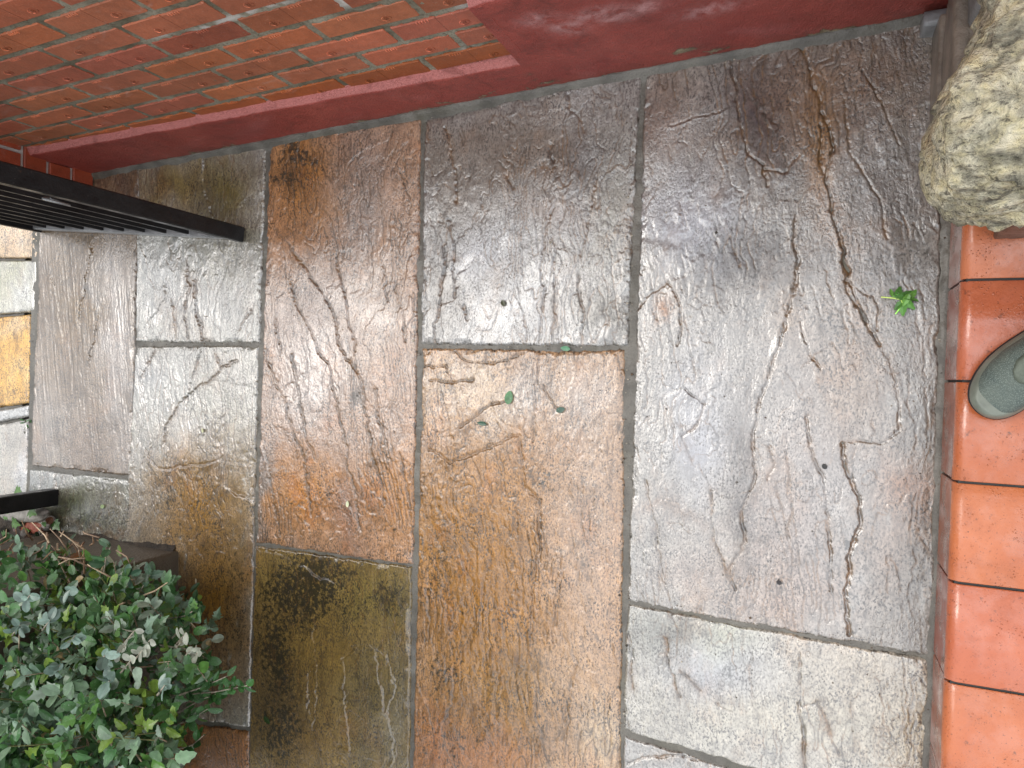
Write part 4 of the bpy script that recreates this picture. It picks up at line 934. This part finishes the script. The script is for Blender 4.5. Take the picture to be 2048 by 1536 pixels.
shoot([(330, 1400, .44), (400, 1376, .47), (455, 1352, .48)], 16, SERR, (.05, .13, .04), .028)
shoot([(320, 1240, .46), (370, 1232, .47), (402, 1212, .48)], 14, SERR, (.05, .13, .05), .03)
shoot([(320, 1460, .42), (380, 1440, .45), (415, 1418, .46)], 14, OVAL, (.05, .14, .04), .028)
shoot([(300, 1340, .40), (380, 1330, .44), (420, 1320, .45)], 12, SERR, (.04, .12, .03), .028)
shoot([(330, 1440, .38), (400, 1400, .43), (440, 1385, .44)], 14, OVAL, (.04, .12, .03), .026)
shoot([(200, 1200, .42), (240, 1170, .44), (262, 1150, .45)], 8, OVAL, (.06, .13, .08), .034)
shoot([(220, 1220, .42), (275, 1190, .45), (300, 1150, .46)], 8, SERR, (.07, .13, .08), .030)
for a in ((250, 1290), (270, 1260), (285, 1300), (300, 1280), (365, 1280), (380, 1300), (372, 1265), (395, 1305), (262, 1320)):      # faded, mildewed sprigs
    z = .66 if a[0] < 340 else .56
    shoot([(a[0]-20, a[1]+25, z-.03), (a[0], a[1], z)], 4, OVAL, (.33, .35, .28), .022)
for a in ((100, 1240), (150, 1270), (60, 1190), (140, 1180), (210, 1310), (220, 1360), (330, 1370), (40, 1250), (120, 1330)):
    shoot([(a[0]-15, a[1]+20, .64), (a[0], a[1], .68)], 7, OVAL, (.15, .22, .18), .028)
for i in range(70):              # bare clipped twigs along the top
    px = random.uniform(-150, 240); py = 1085+random.uniform(-20, 60)+max(0, (px-120))*.12; z = random.uniform(.36, .46)
    a = Vector(gnd(px, py, z)); b = a+Vector((random.uniform(-.02, .07), random.uniform(-.09, .05), random.uniform(-.01, .06)))
    mid = a.lerp(b, .5)+rvec(.006)
    tw.tube([a, mid, b], [.0022, .0018, .0010], 5, col=random.choice([(1.6, 1.4, 1.2), (1.1, .9, .8), (.8, .55, .4)]))
for i in range(26):
    px = random.uniform(-100, 170); a = gnd(px, 1085+random.uniform(0, 50), .40)
    leaf_mesh(fo, a, rvec(), (0, 0, 1), .03, .016, SERR, random.choice([(.30, .13, .05), (.36, .22, .10), (.22, .10, .04)]), .3, .4)
# unseen taller growth towards the street, added to block sky reflections: coarser leaves
TALL = [(-1.75, 2.6, 1.5, .75), (-1.65, 3.3, 1.7, .85), (-1.5, 3.0, 2.4, .85), (-1.9, 2.0, 1.7, .65), (-1.35, 3.7, 2.6, .8), (-2.2, 2.6, 2.4, .8), (-1.25, 2.9, 2.95, .6)]
k2 = 0
while k2 < 5200:
    L = random.choice(TALL); v = rvec().normalized(); p = Vector(L[:3])+v*L[3]*random.uniform(.5, 1.0)
    q = project(p.x, p.y, p.z); zc = (p-Vector((0, 0, CH))).dot(Vector(CF))
    if zc > 0 and -80 < q[0] < 2100 and -80 < q[1] < 1620: continue
    if p.z < CH-.25: continue
    k2 += 1
    S2 = random.uniform(.06, .11)
    leaf_mesh(fo, p, rvec(), v+Vector((0, 0, .5))+rvec(.5), S2, S2*.65, OVAL, tuple(np.array(random.choice(GREENS))*.8), .2, .2)
for i in range(260):             # woody framework inside
    L = random.choice(LUMPS); a = Vector((L[0]+random.uniform(-.2, .2), L[1]+random.uniform(-.2, .2), .0))
    v = Vector((random.gauss(0, .5), random.gauss(0, .5), abs(random.gauss(0, .6)))).normalized(); b = Vector((L[0], L[1], L[2]))+v*L[3]*.9
    if in_poly(*project(b.x, b.y, b.z), OUT) and in_poly(*project(a.x, a.y, a.z), OUT): tw.tube([a, a.lerp(b, .5)+rvec(.03), b], [.005, .0035, .0015], 5)
fo.build('foliage', M['leaf'], hedge)
tw.build('branches', M['twig'], hedge, True)
# ---- ivy over the rubble
ivy = empty('ivy', (gnd(60, 1040)[0], gnd(60, 1040)[1], 0)); tag(ivy, 'ivy with bright green pointed leaves trailing over rubble beside the gate post', 'ivy')
il, istm = MB(), MB()
IV = [(28, 1010, .07, .050), (64, 1024, .075, .044), (30, 1046, .06, .046), (112, 1050, .05, .042), (108, 1083, .05, .030), (36, 982, .03, .04), (12, 1030, .06, .04), (88, 1048, .055, .022), (-20, 1040, .06, .05), (-30, 1000, .05, .045), (10, 1070, .06, .04), (52, 1062, .05, .034), (150, 1098, .06, .02)]
for (a, b, z, s) in IV:
    p = Vector(gnd(a, b, z)); dd = Vector((random.uniform(-.5, .5), -1+random.uniform(-.3, .5), .1)); 
    leaf_mesh(il, p-dd.normalized()*s*.4, dd, Vector((0, -.3, 1))+rvec(.15), s, s*.95, LOBED, random.choice([(.09, .21, .035), (.07, .17, .04), (.12, .24, .04)]), .15, .15)
    istm = MB(); istm.tube([p-dd.normalized()*s*.4, p+Vector((-.02, .02, -.03)), Vector((p.x-.04, p.y+.04, .01))], .0012, 5, col=(.8, .6, .4)); istm.build('stem', M['twig'], ivy)
for i in range(60):
    px, py = random.uniform(-60, 100), random.uniform(1045, 1100); p = Vector(gnd(px, py, random.uniform(.01, .06)))
    leaf_mesh(il, p, rvec(), Vector((0, 0, 1))+rvec(.4), .028, .024, random.choice([LOBED, OVAL]), random.choice([(.03, .05, .015), (.05, .03, .015), (.10, .04, .02), (.02, .04, .015)]), .2, .3)
il.build('leaves', M['leaf'], ivy)
# ---- leaves lying on the slabs
def fallen(px, py, L, wd, ang, col, label, shape=OVAL, name='fallen_leaf', z=.004, cat='leaf', grp='fallen leaves on the slabs'):
    m = MB(); p = gnd(px, py, z)
    dr = CR*0+np.array([-math.sin(ang)*0, 0, 0])
    a = gnd(px+math.cos(ang)*8, py+math.sin(ang)*8, z)-p; a /= np.linalg.norm(a)
    leaf_mesh(m, p-a*L/2, a, Vector((0, 0, 1))+rvec(.06), L, wd, shape, col, .12, -.08)
    o = m.build(name, M['leaf'], None, False, loc=tuple(p)); tag(o, label, cat, grp)
fallen(1018, 795, .034, .022, 1.75, (.07, .20, .08), 'green leaf on the peach end of the long slab, uppermost of three there')
fallen(964, 847, .026, .011, .15, (.035, .10, .06), 'dark green curled leaf, lower left of the brighter leaf on the peach slab')
fallen(1121, 820, .022, .014, 2.9, (.05, .11, .08), 'dull green leaf at the end of a thin crack on the peach slab')
fallen(1131, 697, .024, .012, .1, (.10, .25, .14), 'pale green leaf lying in the mortar joint', z=.006)
fallen(695, 1008, .017, .010, 1.6, (.62, .66, .42), 'tiny pale cream leaf on the orange slab')
fallen(405, 861, .014, .009, 1.3, (.60, .60, .35), 'tiny pale yellow leaf on the grey and gold slab')
fallen(205, 1013, .018, .012, 2.8, (.35, .45, .22), 'tiny pale green leaf on the green tinged slab')
fallen(392, 1162, .016, .007, 1.5, (.62, .58, .42), 'tiny cream leaf beside the dark pier')
fallen(1649, 933, .012, .010, .9, (.02, .02, .018), 'small black crumb of leaf near the lower cracks of the largest slab')
fallen(1558, 1165, .012, .009, .5, (.025, .02, .02), 'small black crumb of leaf near the bottom edge of the largest slab')
fallen(534, 1440, .028, .020, .8, (.03, .06, .015), 'dark green leaf on the black blotched olive slab', SERR)
fallen(1006, 606, .016, .012, 1.2, (.05, .055, .02), 'brownish olive leaf scrap on the greyish square slab')
# green sprig
sp = empty('leafy_sprig', tuple(gnd(1805, 602))); tag(sp, 'torn sprig of fresh bright green leaves lying on the largest slab near the step', 'sprig')
m = MB(); ms_ = MB()
ms_.tube([gnd(1762, 594, .004), gnd(1785, 596, .008), gnd(1802, 599, .010), gnd(1808, 612, .010)], .0011, 5, col=(2.0, 3.0, .9))
ms_.tube([gnd(1791, 628, .003), gnd(1800, 616, .008), gnd(1806, 605, .01)], .0013, 5, col=(1.2, 3.2, .7))
for (a, b, an, L, z) in ((1797, 585, -1.3, .026, .012), (1812, 590, -.5, .030, .014), (1822, 597, .1, .030, .016), (1818, 608, .9, .030, .013), (1806, 618, 1.7, .028, .010), (1798, 610, 2.4, .024, .010), (1783, 585, -1.7, .016, .006), (1826, 588, -.9, .022, .012), (1812, 600, 2.0, .026, .018), (1796, 592, 3.0, .020, .012)):
    p = gnd(a, b, z); e = gnd(a+8*math.cos(an), b+8*math.sin(an), z)-p; e /= np.linalg.norm(e)
    leaf_mesh(m, p-e*L/2, e, Vector((0, 0, 1))+rvec(.35), L, L*.62, SERR, random.choice([(.10, .27, .045), (.14, .33, .06), (.07, .20, .035)]), .3, .3)
m.build('leaves', M['leaf'], sp); ms_.build('stem', M['twig'], sp)
# grit washed into the joints and corners
gr = MB(); rg = random.Random(5)
GL = [((1250, 700), (1245, 1500)), ((1262, 200), (1255, 690)), ((845, 690), (1250, 698)), ((835, 260), (820, 1500)), ((525, 300), (505, 1080)), ((510, 1088), (825, 1133)), ((1250, 1204), (1860, 1316)), ((1895, 440), (1862, 1500)), ((200, 340), (1840, 55)), ((268, 960), (256, 1090)), ((60, 640), (55, 900)), ((272, 690), (518, 690))]
for i in range(900):
    a, b = rg.choice(GL) if rg.random() < .72 else ((rg.uniform(280, 1850), rg.uniform(330, 1500)),)*2
    t = rg.random(); sp_ = 7 if a != b else 0
    p = gnd(a[0]+(b[0]-a[0])*t+rg.gauss(0, sp_), a[1]+(b[1]-a[1])*t+rg.gauss(0, sp_), rg.uniform(.000, .002) if a != b else .0015); s_ = rg.uniform(.0007, .0022)*(1 if rg.random() < .93 else 1.8)
    v = [(p[0]+s_*x, p[1]+s_*y, p[2]+s_*z*.7) for x, y, z in ((1, 0, 0), (-.9, .2, 0), (.1, 1, .1), (0, -1.1, 0), (.1, .1, .9), (0, 0, -.6))]
    c_ = rg.choice([(.5, .5, .5), (.9, .85, .8), (.3, .2, .12), (.15, .13, .1), (1.4, 1.35, 1.2)])
    gr.add(v, [(0, 2, 4), (2, 1, 4), (1, 3, 4), (3, 0, 4), (2, 0, 5), (1, 2, 5), (3, 1, 5), (0, 3, 5)], c_)
o = gr.build('grit', M['grit'], None, loc=(0, 1, 0)); tag(o, 'fine grit and crumbs scattered over the slabs and joints', 'grit', kind='stuff')
# weed in the threshold gap
wd_ = MB()
for i in range(12):
    p = gnd(54+random.uniform(-8, 8), 852+random.uniform(-14, 10), 0)
    leaf_mesh(wd_, p, rvec(), Vector((0, 0, 1))+rvec(.4), .014, .006, OVAL, random.choice([(.06, .16, .05), (.10, .12, .05)]), .2, .2)
o = wd_.build('weed', M['leaf'], None, loc=tuple(gnd(54, 852))); tag(o, 'tiny green weed growing in the gap at the threshold', 'weed')

# ================================================================ SHOE
def shoe():
    tip = np.array(gnd(1931, 806, ZTOP+.012)); h1 = np.array(gnd(2048, 770, ZTOP+.05))
    # sole outline in shoe space: s runs from toe (0) to heel (.285); left edge (big-toe side) and right edge
    ax = gnd(2048, 742, ZTOP)-gnd(1958, 812, ZTOP); ax[2] = 0; ax /= np.linalg.norm(ax)     # toe -> heel
    side = np.array([-ax[1], ax[0], 0])                                                      # towards the little-toe side is decided below
    up_img = gnd(1990, 700, ZTOP)-gnd(1990, 800, ZTOP)
    if side @ up_img < 0: side = -side
    org = gnd(1944, 822, ZTOP); org[2] = 0
    root = empty('shoe', (float(org[0]+ax[0]*.12), float(org[1]+ax[1]*.12), ZTOP)); tag(root, 'grey green outdoor shoe with a black sole, standing on the terracotta step', 'shoe')
    S_ = [0, .004, .012, .025, .045, .07, .10, .14, .18, .22, .25, .272, .283, .288]
    IN = [.000, .018, .030, .040, .046, .047, .044, .036, .031, .032, .033, .027, .014, .0]       # big-toe side
    OU = [.000, .016, .027, .038, .047, .054, .056, .052, .045, .040, .036, .028, .014, .0]
    def ring(k, f, inset, z, wob=0): return None
    def loft(zs, name, mat, smooth=True, sub=None):
        """zs: list of (z, inset, lift) levels; closed outlines lofted upward"""
        n = len(S_); V = []; 
        for (z, inset) in zs:
            lo = []
            for i in range(n):
                s = S_[i]; ins = min(inset, IN[i]*.98) if i not in (0, n-1) else 0
                ss = min(max(s, inset), .288-inset); lo.append((ss, -(IN[i]-min(inset, IN[i]))))
            for i in range(n-2, 0, -1):
                s = S_[i]; ss = min(max(s, inset), .288-inset); lo.append((ss, OU[i]-min(inset, OU[i])))
            for (s, t) in lo:
                spring = .012*max(0, (.05-s)/.05)**2
                p = org+ax*s+side*t; V.append((p[0], p[1], ZTOP+z+spring))
        m = 2*n-2; L = len(zs)
        F = [(a*m+b, a*m+(b+1) % m, (a+1)*m+(b+1) % m, (a+1)*m+b) for a in range(L-1) for b in range(m)]
        F += [tuple(range(m))[::-1], tuple((L-1)*m+b for b in range(m))]
        mm = MB(); mm.add(V, F); ob = mm.build(name, mat, root, smooth)
        if sub:
            md = ob.modifiers.new('sub', 'SUBSURF'); md.levels = sub; md.render_levels = sub
        return ob
    loft([(0, .003), (.003, 0), (.012, -.001), (.016, .001)], 'sole', M['sole'], True, 1)
    loft([(.010, .0015), (.016, .001), (.024, .003), (.032, .007), (.037, .012), (.036, .017)], 'toe_rand', M['rand'], True, 2)
    # upper: dome over the toes rising to the instep and the ankle
    NS, NA = 40, 26; V = []
    for i in range(NS+1):
        s = .007+(.281-.007)*i/NS
        inn = np.interp(s, S_, IN)-.0065; ou = np.interp(s, S_, OU)-.0065
        inn, ou = max(inn, .004), max(ou, .004)
        hgt = np.interp(s, [0, .01, .03, .06, .09, .12, .15, .18, .22, .26, .288], [.018, .032, .047, .058, .070, .084, .098, .108, .112, .110, .090])
        for j in range(NA+1):
            a = math.pi*j/NA; c_, s_ = math.cos(a), math.sin(a)
            t = -inn*np.sign(c_)*abs(c_)**.75 if c_ > 0 else ou*abs(c_)**.75
            shift = (ou-inn)*.0
            p = org+ax*s+side*(t if c_ <= 0 else -inn*abs(c_)**.75)
            V.append((p[0], p[1], ZTOP+.022+(hgt-.022)*s_**.85))
    F = [(a*(NA+1)+b, a*(NA+1)+b+1, (a+1)*(NA+1)+b+1, (a+1)*(NA+1)+b) for a in range(NS) for b in range(NA)]
    F += [tuple(range(NA+1)), tuple(NS*(NA+1)+b for b in range(NA+1))[::-1]]
    mm = MB(); mm.add(V, F); mm.build('upper', M['shoe'], root, True)
    # overlay in front of the laces
    V = []; 
    for i in range(13):
        s = .072+.085*i/12
        hgt = np.interp(s, [.06, .09, .12, .15, .18], [.058, .070, .084, .098, .108])+.002
        wdt = np.interp(i, [0, 1, 3, 12], [.004, .016, .025, .030])
        for j in range(9):
            t = -wdt+2*wdt*j/8; f = abs(t)/.052; ou = .003
            p = org+ax*s+side*(t+.004); V.append((p[0], p[1], ZTOP+.022+(hgt-.022)*max(0, 1-f**2.2)**.5+.0005))
    F = [(a*9+b, a*9+b+1, (a+1)*9+b+1, (a+1)*9+b) for a in range(12) for b in range(8)]
    mm = MB(); mm.add(V, F); ob = mm.build('tongue_overlay', M['overlay'], root, True)
    md = ob.modifiers.new('sol', 'SOLIDIFY'); md.thickness = .0025
    # opening collar at the ankle
    mm = MB(); mm.tube([tuple(org+ax*(.215+.048*math.cos(a))+side*(.002+.030*math.sin(a))+np.array([0, 0, ZTOP+.112-.004*math.cos(a)])) for a in np.linspace(0, 2*math.pi, 25)], .006, 8)
    mm.build('collar', M['rand'], root, True)
shoe()
